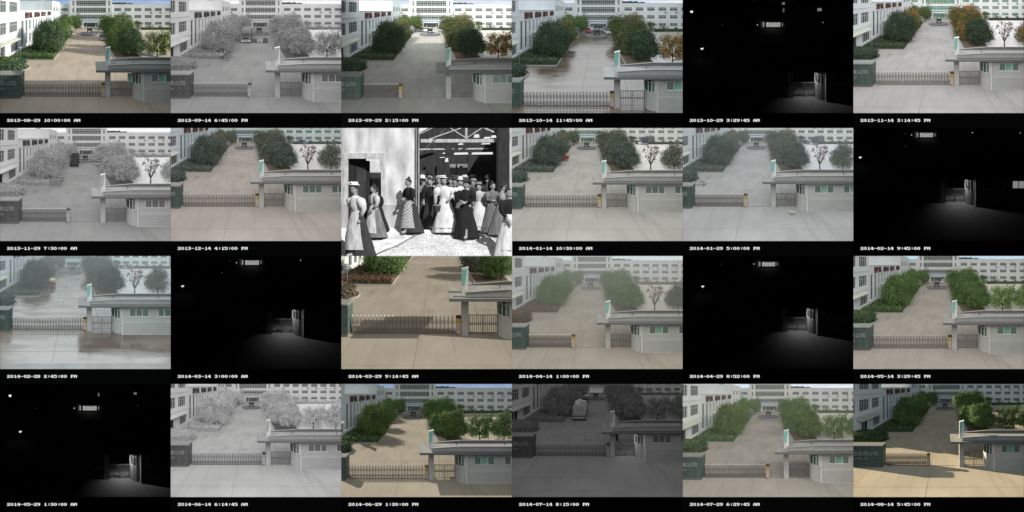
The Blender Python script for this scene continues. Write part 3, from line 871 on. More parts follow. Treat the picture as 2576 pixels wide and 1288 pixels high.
# ------------------------------------------------------------------ builders: plants
def leaf(g, p, nrm, size, rnd, tone, tip):
    n = Vector(nrm).normalized(); a = n.orthogonal().normalized()
    a.rotate(__import__('mathutils').Quaternion(n, rnd.random() * 6.283)); b = n.cross(a)
    L = size * rnd.uniform(0.7, 1.25); W = L * rnd.uniform(0.45, 0.7)
    p = Vector(p)
    g.add([tuple(p - a * L / 2), tuple(p + b * W / 2), tuple(p + a * L / 2), tuple(p - b * W / 2)], [(0, 1, 2, 3)], tone, tip)
def crown_geom(lobes, Y, seed, dens=0.13, leafpx=13.5, clump=0.30, hollow=0.35):
    """lobes: (u, v, ru, rv) seen at depth Y; leaves gather in clumps all through the lobes."""
    rnd = random.Random(seed); g = G(); m = Y / F
    vt = min(l[1] - l[3] for l in lobes); vb = max(l[1] + l[3] for l in lobes)
    for (u, v, ru, rv) in lobes:
        c = Vector(P(u, v, Y)); rx, rz = ru * m, rv * m; ry = (rx + rz) / 2
        nl = int(dens * math.pi * ru * rv); nc = max(6, nl // 28)
        gaps = [Vector((rnd.uniform(-1, 1), rnd.uniform(-1, .2), rnd.uniform(-.8, 1))).normalized() for _ in range(4)]
        for k in range(nc):
            while True:
                q = Vector((rnd.uniform(-1, 1), rnd.uniform(-1, 1), rnd.uniform(-1, 1)))
                if hollow < q.length < 1.0: break
            if max(q.normalized().dot(gp_) for gp_ in gaps) > 0.955 and q.length > 0.55: continue
            q *= rnd.uniform(0.90, 1.14)
            cc = Vector((c.x + q.x * rx, c.y + q.y * ry, c.z + q.z * rz))
            cr = clump * min(rx, rz) * rnd.uniform(0.7, 1.2) + 0.15
            ct = rnd.random(); up = max(0.0, min(1.0, 0.5 + 0.5 * q.z)); outer = q.length
            istip = (rnd.random() ** 0.55) * (0.35 + 0.65 * up)
            for i in range(28):
                d = Vector((rnd.gauss(0, 1), rnd.gauss(0, 1), rnd.gauss(0, 0.8))) * cr * 0.55
                n = q * 1.5 + d.normalized() * 0.6 + Vector((rnd.uniform(-.5, .5), rnd.uniform(-.5, .5), rnd.uniform(0, .7)))
                leaf(g, cc + d, n, leafpx * m, rnd, min(1, max(0, 0.55 * ct + 0.45 * rnd.random())), istip if rnd.random() < 0.75 else rnd.random() * 0.6)
    return g
def trunk_geom(u, Y, top_v, lobes, seed, r=0.16, split=0.45):
    rnd = random.Random(seed + 99); g = G(); x = XU(u, Y); h = ZV(top_v, Y)
    g.tube((x, Y, 0), (x + 0.05, Y, h * split), r, r * 0.75, n=8, cap=False)
    for (lu, lv, ru, rv) in lobes:
        for k in range(2):
            e = Vector(P(lu + rnd.uniform(-.4, .4) * ru, lv + rnd.uniform(-.5, .3) * rv, Y + rnd.uniform(-.4, .4)))
            mid = Vector((x, Y, h * split)).lerp(e, 0.5) + Vector((rnd.uniform(-.2, .2), 0, 0.15))
            g.tube((x + 0.05, Y, h * split - 0.05), tuple(mid), r * 0.6, r * 0.4, n=6, cap=False)
            g.tube(tuple(mid), tuple(e), r * 0.4, r * 0.12, n=5, cap=False)
    return g
def tree_proto(u, Y, lobes, seed, leafkey='leaf_tree', dens=0.13, leafpx=13.5, r=0.16, name='leafy_tree', trunks=None):
    pr = Proto(name, (XU(u, Y), Y, 0))
    top = min(l[1] for l in lobes)
    g = trunk_geom(u, Y, top, lobes, seed, r)
    for tu in (trunks or []): g.tube((XU(tu, Y), Y, 0), (XU(tu, Y) + 0.1, Y, ZV(top, Y) * 0.5), r, r * 0.6, n=7, cap=False)
    pr.part('trunk', g, 'bark', smooth=True)
    pr.part('crown', crown_geom(lobes, Y, seed, dens, leafpx), leafkey)
    return pr
def sparse_tree_proto(winter):
    u, Y = 1582, 30.3
    pr = Proto('young_tree', (XU(u, Y), Y, 0)); rnd = random.Random(31); g = G(); m = Y / F
    x = XU(u, Y); fork = ZV(520, Y)
    g.tube((x, Y, 0), (x, Y, fork), 0.13, 0.10, n=7, cap=False)
    ends = [(1515, 335), (1545, 312), (1570, 370), (1598, 322), (1632, 315), (1662, 330), (1640, 385), (1535, 400), (1618, 430), (1675, 375)] if winter else [(1480, 345), (1525, 315), (1565, 390), (1600, 340), (1640, 315), (1690, 325), (1665, 400), (1535, 460), (1640, 470), (1485, 430), (1705, 350), (1700, 440), (1500, 500), (1665, 515)]
    tips = []
    for (eu, ev) in ends:
        e = Vector(P(eu, ev, Y + rnd.uniform(-.8, .8))); mid = Vector((x, Y, fork)).lerp(e, 0.55) + Vector((rnd.uniform(-.25, .25), 0, -0.1))
        g.tube((x, Y, fork - 0.05), tuple(mid), 0.075, 0.045, n=5, cap=False); g.tube(tuple(mid), tuple(e), 0.045, 0.012, n=5, cap=False)
        tips.append((e, mid))
        for k in range(4):
            a = mid.lerp(e, rnd.uniform(0.1, 0.9)); b = a + Vector((rnd.uniform(-.6, .6), rnd.uniform(-.4, .4), rnd.uniform(.1, .6)))
            g.tube(tuple(a), tuple(b), 0.02, 0.006, n=4, cap=False)
    pr.part('trunk', g, 'bark')
    c = G()
    for e, mid in tips:
        for k in range(5 if winter else 14):
            cc = mid.lerp(e, rnd.uniform(0.45 if winter else 0.15, 1.05)) + Vector((rnd.uniform(-.35, .35), rnd.uniform(-.4, .4), rnd.uniform(-.25, .25)))
            if winter and rnd.random() < 0.35: continue
            ct = rnd.random()
            for i in range(16 if winter else 22):
                s = 0.12 if winter else 0.30
                d = Vector((rnd.gauss(0, s), rnd.gauss(0, s), rnd.gauss(0, s)))
                leaf(c, cc + d, d + Vector((0, -.2, .4)), (12 if winter else 14) * m, rnd, 0.5 * ct + 0.5 * rnd.random(), rnd.random())
    pr.part('seed_pods' if winter else 'crown', c, 'pods' if winter else 'leaf_sparse')
    return pr
def hedge_geom(x0, x1, y0, y1, z1, seed, n, size, roundk=0.0):
    rnd = random.Random(seed); g = G()
    for i in range(n):
        f = rnd.random()
        if f < 0.55: p = (rnd.uniform(x0, x1), rnd.uniform(y0, y1), z1 + rnd.gauss(0, 0.07)); nr = (rnd.uniform(-.6, .6), rnd.uniform(-.8, .2), 1)
        elif f < 0.85: p = (rnd.uniform(x0, x1), y0 + rnd.gauss(0, 0.07), rnd.uniform(0.05, z1)); nr = (rnd.uniform(-.6, .6), -1, rnd.uniform(-.2, .8))
        else: p = (x1 + rnd.gauss(0, 0.07), rnd.uniform(y0, y1), rnd.uniform(0.05, z1)); nr = (1, rnd.uniform(-.6, .3), rnd.uniform(-.2, .8))
        leaf(g, p, nr, size, rnd, rnd.random(), rnd.random() * (0.6 + 0.4 * p[2] / z1))
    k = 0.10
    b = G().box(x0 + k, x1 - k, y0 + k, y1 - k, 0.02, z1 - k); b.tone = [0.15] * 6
    return g.merge(b)
def hedge_proto(name, x0, x1, y0, y1, z1, seed, n, size):
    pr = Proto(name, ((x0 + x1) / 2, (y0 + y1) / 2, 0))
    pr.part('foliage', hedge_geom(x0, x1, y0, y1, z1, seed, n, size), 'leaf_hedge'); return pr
def shrub_island_proto():
    pr = Proto('shrub_island', (-12, 24, 0))
    rnd = random.Random(8); g = G(); cx, cy, rx, ry = -13.0, 24.3, 4.05, 2.2
    for i in range(2600):
        a = rnd.random() * 6.283; t = rnd.random() ** 0.5
        x, y = cx + rx * t * math.cos(a), cy + ry * t * math.sin(a)
        z = 1.38 * (1 - t ** 6) + rnd.gauss(0, 0.09)
        if t > 0.93: z = rnd.uniform(0.05, 1.2)
        leaf(g, (x, y, z), (math.cos(a) * t + rnd.uniform(-.5, .5), math.sin(a) * t - .3 + rnd.uniform(-.4, .4), 1.1), 0.26, rnd, rnd.random(), rnd.random())
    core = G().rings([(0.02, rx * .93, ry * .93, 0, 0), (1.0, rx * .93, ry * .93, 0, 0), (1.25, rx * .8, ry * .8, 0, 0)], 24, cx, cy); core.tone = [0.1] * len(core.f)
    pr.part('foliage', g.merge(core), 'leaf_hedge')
    k = G().rings([(0.0, rx + .25, ry + .25, 0, 0), (0.14, rx + .25, ry + .25, 0, 0), (0.14, rx + .12, ry + .12, 0, 0)], 32, cx, cy, cap=False)
    pr.part('kerb', k, 'kerb'); return pr
def shrub_proto(u, Y, r, seed):
    pr = Proto('round_shrub', (XU(u, Y), Y, 0)); vg = V0 + F * EYE / Y
    pr.part('crown', crown_geom([(u, vg - r * 1.1, r * 1.15, r)], Y, seed, 0.10, 8, 0.35, 0.3), 'leaf_hedge'); return pr

# ------------------------------------------------------------------ builders: vehicles and loose things (site metres)
def placer(x, y, head):
    c, s = math.cos(head), math.sin(head)          # local: x right, y forward (length), z up; head 0 = facing away
    return lambda p: (x + p[0] * c - p[1] * s, y + p[0] * s + p[1] * c, p[2])
def taper_box(x0, x1, y0, y1, z0, z1, tx, ty0, ty1):
    return [(x0, y0, z0), (x1, y0, z0), (x1, y1, z0), (x0, y1, z0), (x0 + tx, y0 + ty0, z1), (x1 - tx, y0 + ty0, z1), (x1 - tx, y1 - ty1, z1), (x0 + tx, y1 - ty1, z1)]
BOXF = [(0, 3, 2, 1), (4, 5, 6, 7), (0, 1, 5, 4), (1, 2, 6, 5), (2, 3, 7, 6), (3, 0, 4, 7)]
def wheels(pr, f, pts, r, w):
    for (wx, wy) in pts:
        t = pr.part('wheel', G().tube((wx - w / 2, wy, r), (wx + w / 2, wy, r), r, n=14).xform(f), 'tyre')
        sx = 1 if wx > 0 else -1
        pr.part('rim', G().tube((wx + sx * w / 2, wy, r), (wx + sx * (w / 2 + 0.015), wy, r), r * 0.6, n=10).xform(f), 'rim', t)
def car_proto(x, y, head, paint, kind='sedan'):
    pr = Proto('parked_car', (x, y, 0)); f = placer(x, y, head)
    L, W = (4.5, 1.76); H = 1.45 if kind == 'sedan' else 1.72
    prof = [(-L / 2, 0.28), (L / 2, 0.28), (L / 2 + 0.02, 0.62), (L / 2 - 0.55, 0.88), (0.75, 0.95), (-L / 2 + 0.45, 0.97), (-L / 2, 0.85)] if kind == 'sedan' else \
           [(-L / 2, 0.32), (L / 2, 0.32), (L / 2 + 0.02, 0.75), (L / 2 - 0.5, 1.0), (0.9, 1.05), (-L / 2, 1.05)]
    pr.part('body', G().prism_x(prof, -W / 2, W / 2).xform(f), paint)
    z0 = 0.953 if kind == 'sedan' else 1.053
    y0, y1 = (-1.75, 0.95) if kind == 'sedan' else (-2.15, 1.0)
    pr.part('cabin_glass', G().add(taper_box(-W / 2 + .06, W / 2 - .06, y0, y1, z0, H - 0.06, 0.16, 0.5 if kind == 'sedan' else 0.2, 0.75), BOXF).xform(f), 'car_glass')
    pr.part('roof', G().add(taper_box(-W / 2 + .21, W / 2 - .21, y0 + (.45 if kind == 'sedan' else .2), y1 - 0.7, H - 0.058, H, 0.06, 0.1, 0.1), BOXF).xform(f), paint)
    wheels(pr, f, [(sx * (W / 2 - 0.09), sy * 1.35) for sx in (-1, 1) for sy in (-1, 1)], 0.31, 0.2)
    for sx in (-1, 1):
        pr.part('headlight', G().box(sx * 0.62 - 0.17, sx * 0.62 + 0.17, L / 2 - 0.1, L / 2 + 0.035, 0.60, 0.74).xform(f), 'light_glass')
        pr.part('tail_light', G().box(sx * 0.68 - 0.13, sx * 0.68 + 0.13, -L / 2 - 0.02, -L / 2 + 0.1, 0.68, 0.84).xform(f), 'tail')
    pr.part('bumper', G().box(-W / 2 + .05, W / 2 - .05, -L / 2 - 0.06, -L / 2 + 0.1, 0.3, 0.52).box(-W / 2 + .05, W / 2 - .05, L / 2 - 0.1, L / 2 + 0.07, 0.3, 0.5).xform(f), paint)
    pr.part('number_plate', G().box(-0.22, 0.22, L / 2 + 0.072, L / 2 + 0.08, 0.42, 0.54).xform(f), 'car_blue')
    return pr
def truck_proto(x, y, head, paint, load):
    pr = Proto('lorry', (x, y, 0)); f = placer(x, y, head)
    W = 2.45
    c0, c1 = 3.2, 5.0
    pr.part('cab', G().add(taper_box(-W / 2, W / 2, c0, c1, 0.55, 3.0, 0.06, 0.02, 0.22), BOXF).xform(f), paint)
    pr.part('windscreen', G().add([(-1.08, c1 - 0.07, 1.75), (1.08, c1 - 0.07, 1.75), (1.0, c1 - 0.17, 2.65), (-1.0, c1 - 0.17, 2.65)], [(0, 1, 2, 3)]).xform(lambda p: f((p[0], p[1] + 0.03, p[2]))), 'car_glass')
    pr.part('roof_fairing', G().box(-W / 2 + .1, W / 2 - .1, c0 + .2, c1 - .35, 3.003, 3.28).xform(f), paint)
    pr.part('grille', G().box(-0.75, 0.75, c1 + 0.0, c1 + 0.04, 1.15, 1.55).xform(f), 'dark')
    pr.part('bumper', G().box(-W / 2, W / 2, c1 + 0.003, c1 + 0.18, 0.4, 0.85).xform(f), 'metal_box')
    for sx in (-1, 1):
        pr.part('headlight', G().box(sx * 0.92 - 0.2, sx * 0.92 + 0.2, c1 + 0.19, c1 + 0.22, 0.52, 0.78).xform(f), 'light_glass')
        pr.part('mirror', G().box(sx * 1.42 - 0.1, sx * 1.42 + 0.1, c1 - 0.2, c1 - 0.08, 1.75, 2.4).xform(f), 'dark')
    pr.part('chassis', G().box(-0.9, 0.9, -5.0, c0 - 0.02, 0.62, 0.9).xform(f), 'dark')
    wheels(pr, f, [(sx * 1.08, wy) for sx in (-1, 1) for wy in (4.0, -2.6, -3.75)], 0.5, 0.3)
    if load == 'box':
        pr.part('cargo_box', G().box(-W / 2, W / 2, -5.0, c0 - .15, 0.92, 3.35).xform(f), 'tarp')
    elif load == 'tarp':
        b = G().add([(-W / 2, -5, 0.92), (W / 2, -5, 0.92), (W / 2, c0 - .2, 0.92), (-W / 2, c0 - .2, 0.92), (-W / 2, -5, 3.3), (W / 2, -5, 3.3), (W / 2, c0 - .2, 3.3), (-W / 2, c0 - .2, 3.3), (0, -4.8, 3.75), (0, c0 - .4, 3.75)],
                    [(0, 3, 2, 1), (0, 1, 5, 4), (1, 2, 6, 5), (2, 3, 7, 6), (3, 0, 4, 7), (4, 5, 8), (5, 6, 9, 8), (6, 7, 9), (7, 4, 8, 9)]).xform(f)
        pr.part('tarpaulin_load', b, 'tarp')
    elif load == 'open':
        b = G()
        for a in ((-W / 2, -W / 2 + .06), (W / 2 - .06, W / 2)): b.box(a[0], a[1], -5, c0 - .2, 0.92, 1.75)
        b.box(-W / 2 + .063, W / 2 - .063, -5.0, -4.94, 0.92, 1.75); b.box(-W / 2 + .063, W / 2 - .063, -4.9, c0 - .2, 0.92, 1.0)
        pr.part('load_bed', b.xform(f), paint)
        g = G(); rnd = random.Random(4)
        for k in range(9): g.rings([(1.0, .55, .5, 0, 0), (1.5, .6, .55, 0, 0), (1.95 + rnd.random() * .3, .3, .3, 0, 0)], 8, rnd.uniform(-.6, .6), rnd.uniform(-4.3, 2.2))
        pr.part('sacks', g.xform(f), 'cloth_dark')
    elif load == 'pipes':
        pr.part('load_bed', G().box(-W / 2, W / 2, -5, c0 - .2, 0.92, 1.15).xform(f), 'dark')
        for r in range(9):
            for k in range(11 - (r > 6)):
                z = 1.28 + r * 0.2
                pr.part('pipe', G().tube((-1.1 + k * 0.22 + (0.11 if r % 2 else 0), -5.2 + 0.1 * ((r * 7 + k * 3) % 4), z), (-1.1 + k * 0.22 + (0.11 if r % 2 else 0), 2.4, z), 0.098, n=7).xform(f), 'pipe_load')
        g = G(); rnd = random.Random(9)
        for k in range(14): g.rings([(3.02, .45, .4, 0, 0), (3.2, .5, .45, 0, 0), (3.38 + rnd.random() * .15, .3, .3, 0, 0)], 8, rnd.uniform(-.8, .8), rnd.uniform(-4.7, 1.8))
        pr.part('wrapped_top', g.xform(f), 'cap')
        pr.part('tail_board', G().box(-W / 2, W / 2, -5.08, -5.0, 0.62, 1.0).xform(f), 'metal_box')
    return pr
def trike_proto(x, y, head, canopy):
    pr = Proto('cargo_tricycle', (x, y, 0)); f = placer(x, y, head)
    b = G().box(-.6, .6, -1.5, .2, .55, .62)
    for a in ((-.6, -.56), (.56, .6)): b.box(a[0], a[1], -1.5, .2, .623, 1.05)
    b.box(-.557, .557, -1.5, -1.46, .623, 1.05).box(-.557, .557, .16, .2, .623, 1.05)
    pr.part('load_bed', b.xform(f), 'orange')
    pr.part('frame', G().tube((0, .2, .5), (0, 1.25, .75), .05).tube((0, 1.25, .3), (0, 1.05, 1.15), .04).tube((-.35, .95, 1.15), (.35, .95, 1.15), .025).xform(f), 'car_red')
    pr.part('seat', G().box(-.22, .22, .3, .75, .72, .86).xform(f), 'dark')
    wheels(pr, f, [(-.55, -.8), (.55, -.8), (0.0, 1.3)], 0.3, 0.12)
    if canopy:
        for sx in (-.5, .5): pr.part('canopy_pole', G().tube((sx, -.1, .9), (sx, -.1, 1.9), .025).xform(f), 'dark')
        pr.part('canopy', G().add(taper_box(-.8, .8, -1.3, 1.1, 1.9, 2.12, .35, .4, .4), BOXF).xform(f), 'cream')
    return pr
def pallet_stack_proto(x, y, n, w=1.15):
    pr = Proto('pallet_stack', (x, y, 0))
    for k in range(n):
        g = G(); z = k * 0.15
        for i in range(5): g.box(x - w / 2 + i * w / 4.6, x - w / 2 + i * w / 4.6 + .14, y - .5, y + .5, z + .115, z + .14)
        for yy in (-.45, 0, .38): g.box(x - w / 2, x + w / 2, y + yy, y + yy + .08, z, z + .113)
        pr.part('pallet', g, 'wood')
    return pr
def crate_proto(x, y, w, h, mat='car_dark'):
    pr = Proto('crate', (x, y, 0))
    pr.part('box', G().box(x - w / 2, x + w / 2, y - w / 2, y + w / 2, 0.05, h), mat)
    for k in range(4): pr.part('slat', G().box(x - w / 2 - .03, x + w / 2 + .03, y - w / 2 - .04, y - w / 2 - .003, h * (k + .15) / 4, h * (k + .75) / 4), mat)
    return pr
def sacks_proto(x, y):
    pr = Proto('sack_pile', (x, y, 0)); rnd = random.Random(3)
    for k in range(5):
        g = G().rings([(0.02, .5, .3, 0, 0), (.2, .58, .36, 0, 0), (.38 + .1 * (k % 2), .35, .22, 0, 0)], 10, x + (k - 2) * .5, y + rnd.uniform(-.2, .2))
        pr.part('sack', g, 'sack' if k % 2 else 'tarp', smooth=True)
    return pr
def bicycle_proto(x, y, head):
    pr = Proto('bicycle', (x, y, 0)); f = placer(x, y, head)
    for wy in (-.52, .52):
        g = G(); n = 14
        for i in range(n):
            a, b = 6.283 * i / n, 6.283 * (i + 1) / n
            g.tube((0, wy + .33 * math.cos(a), .34 + .33 * math.sin(a)), (0, wy + .33 * math.cos(b), .34 + .33 * math.sin(b)), .03, n=4, cap=False)
        pr.part('wheel', g.xform(f), 'tyre')
    pr.part('frame', G().tube((0, -.52, .34), (0, -.15, .8), .025).tube((0, -.15, .8), (0, .4, .82), .025).tube((0, -.1, .36), (0, .4, .78), .025).tube((0, -.52, .34), (0, -.1, .36), .02).tube((0, .52, .34), (0, .38, .98), .025).xform(f), 'car_dark')
    pr.part('handlebar', G().tube((-.28, .38, 1.0), (.28, .38, 1.0), .02).xform(f), 'metal_box')
    pr.part('saddle', G().box(-.08, .08, -.28, -.02, .84, .92).xform(f), 'dark')
    pr.part('basket', G().box(-.17, .17, .5, .8, .75, 1.0).xform(f), 'metal_box')
    return pr
def dog_proto(x, y):
    pr = Proto('dog', (x, y, 0)); g = G(); k = 0.62
    def seg(a, b, ra, rb): g.tube(tuple((x + a[0] * k, y + a[1] * k, a[2] * k)), tuple((x + b[0] * k, y + b[1] * k, b[2] * k)), ra * k, rb * k, n=9)
    seg((-.36, 0, .50), (-.08, 0, .47), .17, .16); seg((-.08, 0, .47), (.22, 0, .49), .16, .13); seg((.22, 0, .49), (.36, 0, .50), .13, .11)
    seg((-.34, 0, .55), (-.50, 0, .70), .11, .085)                       # neck
    seg((-.46, 0, .72), (-.60, 0, .70), .105, .09); seg((-.60, 0, .69), (-.74, 0, .65), .06, .045)   # skull, muzzle
    for sy in (-.05, .05): seg((-.46, sy, .78), (-.43, sy * 1.9, .70), .04, .02)
    seg((.36, 0, .55), (.52, 0, .72), .045, .02)                          # tail
    for sy in (-.08, .08):
        seg((-.30, sy, .42), (-.31, sy, .22), .075, .05); seg((-.31, sy, .22), (-.30, sy, .03), .045, .035); seg((-.30, sy, .03), (-.36, sy, .02), .04, .03)
        seg((.28, sy, .45), (.20, sy, .28), .09, .06); seg((.20, sy, .28), (.33, sy, .17), .05, .04); seg((.33, sy, .17), (.30, sy, .03), .038, .033); seg((.30, sy, .03), (.24, sy, .02), .04, .03)
    pr.part('body', g, 'fur', smooth=True); return pr
def puddle_proto(pts):
    pr = Proto('debris_patch', (pts[0][0], pts[0][1], 0)); rnd = random.Random(2); g = G()
    for (x, y, n) in pts:
        for k in range(n):
            a, b = x + rnd.gauss(0, .55), y + rnd.gauss(0, .35)
            g.rings([(0.005, .22, .16, 0, 0), (0.03 + .03 * rnd.random(), .15, .1, 0, 0)], 7, a, b)
    pr.part('debris', g, 'joint'); return pr

# ------------------------------------------------------------------ builders: people
def rot(th):
    c, s = math.cos(th), math.sin(th)
    return lambda p: (p[0] * c + p[1] * s, -p[0] * s + p[1] * c, p[2])
def limb(g, pts, n=9):
    """one tapered limb: (point, radius) list lofted as a single skin"""
    rings = []
    for i, (p, r) in enumerate(pts):
        p = Vector(p)
        d = (Vector(pts[min(i + 1, len(pts) - 1)][0]) - Vector(pts[max(i - 1, 0)][0])).normalized()
        a = d.cross(Vector((0, 1, 0.05))).normalized(); b = d.cross(a)
        rings.append([tuple(p + a * math.cos(6.283 * k / n) * r + b * math.sin(6.283 * k / n) * r) for k in range(n)])
    vs = [v for R in rings for v in R]; fs = []
    for k in range(len(rings) - 1):
        for i in range(n):
            j = (i + 1) % n
            fs.append((k * n + i, k * n + j, (k + 1) * n + j, (k + 1) * n + i))
    fs += [tuple(reversed(range(n))), tuple(range((len(rings) - 1) * n, len(rings) * n))]
    g.add(vs, fs)
def hand(g, wrist, d, side):
    w = Vector(wrist); d = Vector(d).normalized()
    a = d.cross(Vector((0, 0, 1)));  a = a.normalized() if a.length > 0.1 else Vector((1, 0, 0))
    limb(g, [(tuple(w), .026), (tuple(w + d * .05), .038), (tuple(w + d * .085), .034)], 7)
    for k, L in enumerate((.062, .075, .078, .066)):
        o = w + d * .075 + a * (k - 1.5) * .019
        limb(g, [(tuple(o), .010), (tuple(o + d * L * .55 + Vector((0, 0, -.006))), .009), (tuple(o + d * L + Vector((0, 0, -.022))), .006)], 5)
    o = w + d * .03 + a * side * .035
    limb(g, [(tuple(o), .012), (tuple(o + d * .03 + a * side * .025), .011), (tuple(o + d * .06 + a * side * .028), .007)], 5)
def person_geoms(spec):
    """list of (part name, G in metres with feet at the origin, material)"""
    th = spec.get('face', 0.0); h = spec.get('h', 1.62) / 1.62
    R = rot(th); out = []
    lean = spec.get('lean', 0.0)
    def fin(g):
        rl = spec.get('roll', 0.0)
        return g.xform(lambda p: R((p[0] + rl * max(0, p[2] - 0.85) + (rl * 1.6 * max(0, p[2] - 1.36)), p[1] - lean * max(0, p[2] - 0.9) - lean * 0.8 * max(0, p[2] - 1.36), p[2]))).xform(lambda p: (p[0] * h, p[1] * h, p[2] * h))
    # body: one loft from hips to crown, with arms and legs
    g = G()
    g.rings([(.86, .15, .11, 0, 0), (1.0, .115, .095, 0, 0), (1.14, .145, .115, 0, -.01), (1.27, .17, .095, 0, 0), (1.325, .10, .075, 0, .0), (1.35, .05, .052, 0, 0),
             (1.40, .05, .055, 0, -.005), (1.415, .058, .075, 0, -.018), (1.45, .068, .088, 0, -.012), (1.50, .074, .092, 0, -.004), (1.55, .070, .088, 0, .004), (1.595, .045, .060, 0, .008), (1.612, .012, .015, 0, .01)], 14)
    g.add([(-.012, -.085, 1.475), (.012, -.085, 1.475), (.016, -.095, 1.445), (-.016, -.095, 1.445), (0, -.118, 1.448)], [(0, 1, 4), (1, 2, 4), (2, 3, 4), (3, 0, 4)])
    for sx in (-1, 1): g.rings([(1.44, .008, .02, 0, 0), (1.475, .014, .024, 0, 0), (1.50, .006, .015, 0, 0)], 6, sx * .076, .005)
    arms = spec.get('arms', [((-.25, .02, 1.06), (-.22, -.10, .82)), ((.25, .02, 1.06), (.22, -.10, .82))])
    for i, (el, wr) in enumerate(arms):
        sx = -1 if i == 0 else 1
        limb(g, [((sx * .15, 0, 1.27), .055), ((sx * .19, 0, 1.22), .052), (el, .042), (wr, .027)], 8)
        hand(g, wr, Vector(wr) - Vector(el), -sx)
    step = spec.get('step', .10)
    for sx in (-1, 1):
        fy = -sx * step
        limb(g, [((sx * .08, 0, .92), .085), ((sx * .085, fy * .5 - .02, .48), .058), ((sx * .085, fy, .09), .038), ((sx * .085, fy - .03, .045), .045), ((sx * .085, fy - .15, .03), .032)], 8)
    out.append(('body', fin(g), spec.get('skin', 'skin')))
    f = G()
    for sx in (-1, 1): f.rings([(1.487, .010, .004, 0, 0), (1.497, .010, .004, 0, 0)], 6, sx * .03, -.086)
    f.box(-.022, .022, -.094, -.084, 1.418, 1.425)
    out.append(('eyes_and_mouth', fin(f), 'film_black' if spec.get('film') else 'dark'))
    # skirt or trousers
    if spec.get('skirt'):
        n = 28; rs = [(.03, .36, .34), (.25, .32, .30), (.55, .25, .24), (.8, .19, .17), (.95, .135, .115), (1.01, .12, .10)]
        vs = []
        for k, (z, rx, ry) in enumerate(rs):
            for i in range(n):
                t = 6.283 * i / n; fold = 1 + (.075 * math.sin(t * 7 + 3 * z) + .05 * math.sin(t * 11 + 1 + th * 5)) * (1 - z)
                sway = .10 * max(0, .6 - z) * spec.get('sweep', 0.6)
                vs.append((rx * fold * math.cos(t), ry * fold * math.sin(t) + sway, z))
        fs = [(k * n + i, k * n + (i + 1) % n, (k + 1) * n + (i + 1) % n, (k + 1) * n + i) for k in range(len(rs) - 1) for i in range(n)]
        out.append(('skirt', fin(G().add(vs, fs)), spec['skirt']))
    else:
        g = G()
        for sx in (-1, 1):
            fy = -sx * step
            limb(g, [((sx * .085, 0, .95), .105), ((sx * .09, fy * .5 - .02, .48), .080), ((sx * .09, fy, .08), .065)], 9)
        out.append(('trousers', fin(g), spec.get('trousers', 'cloth_dark')))
    g = G(); p = spec.get('puff', 1.35)
    g.rings([(.96, .128, .105, 0, 0), (1.02, .128, .108, 0, 0), (1.14, .168, .135, 0, -.015), (1.26, .185, .115, 0, 0), (1.325, .12, .09, 0, 0), (1.355, .062, .062, 0, 0)], 16, cap=False)
    for i, (el, wr) in enumerate(arms):
        sx = -1 if i == 0 else 1
        m = Vector(el).lerp(Vector(wr), 0.75)
        limb(g, [((sx * .13, 0, 1.28), .07), ((sx * .20, 0, 1.23), .075 * p), (((sx * .19 + el[0]) / 2, el[1] * .5, (1.2 + el[2]) / 2), .070 * p), (el, .056), (tuple(m), .042)], 9)
    out.append((spec.get('topname', 'blouse'), fin(g), spec['top']))
    if spec.get('apron'):
        n = 12; vs = []
        rs = [(.16, .345, .345), (.5, .275, .27), (.8, .205, .19), (1.0, .135, .12)]
        for z, rx, ry in rs:
            for i in range(n + 1):
                t = -math.pi / 2 - 1.25 + 2.5 * i / n; fold = 1 + .03 * math.sin(i * 2.1) * (1 - z)
                vs.append((rx * fold * math.cos(t), ry * fold * math.sin(t) - .012 + .10 * max(0, .6 - z) * spec.get('sweep', .6), z))
        fs = [(k * (n + 1) + i, k * (n + 1) + i + 1, (k + 1) * (n + 1) + i + 1, (k + 1) * (n + 1) + i) for k in range(3) for i in range(n)]
        out.append(('apron', fin(G().add(vs, fs)), spec['apron']))
    hg = G()
    hg.rings([(1.47, .072, .060, 0, .036), (1.52, .086, .088, 0, .022), (1.57, .078, .09, 0, .014), (1.615, .04, .05, 0, .012), (1.625, .01, .01, 0, .012)], 12)
    if spec.get('bun', True): hg.rings([(1.57, .02, .02, 0, .05), (1.61, .045, .045, 0, .05), (1.655, .035, .035, 0, .05), (1.67, .01, .01, 0, .05)], 9)
    out.append(('hair', fin(hg), spec.get('hair', 'film_black')))
    if spec.get('hat'):
        kind, mt = spec['hat']; g = G()
        if kind == 'straw':
            g.rings([(1.585, .13, .14, 0, .01), (1.60, .14, .15, 0, .01), (1.605, .09, .10, 0, .01), (1.65, .075, .085, 0, .01), (1.665, .03, .03, 0, .01)], 16)
            rnd = random.Random(7)
            for k in range(6):
                a = k * 1.05 + rnd.random(); g.rings([(1.61, .015, .015, 0, 0), (1.63 + .02 * rnd.random(), .026, .026, 0, 0), (1.655 + .02 * rnd.random(), .010, .010, 0, 0)], 7, .075 * math.cos(a), .10 * math.sin(a))
        else: g.rings([(1.565, .14, .15, 0, 0), (1.575, .14, .15, 0, 0), (1.58, .085, .095, 0, 0), (1.68, .08, .09, 0, 0), (1.69, .04, .04, 0, 0)], 14)
        out.append(('hat', fin(g), mt))
    return out
def person_site(x, y, spec):
    pr = Proto('person', (x, y, 0))
    for nm, g, mt in person_geoms(spec): pr.part(nm, g.xform(lambda p: (x + p[0], y + p[1], p[2])), mt, smooth=True)
    return pr

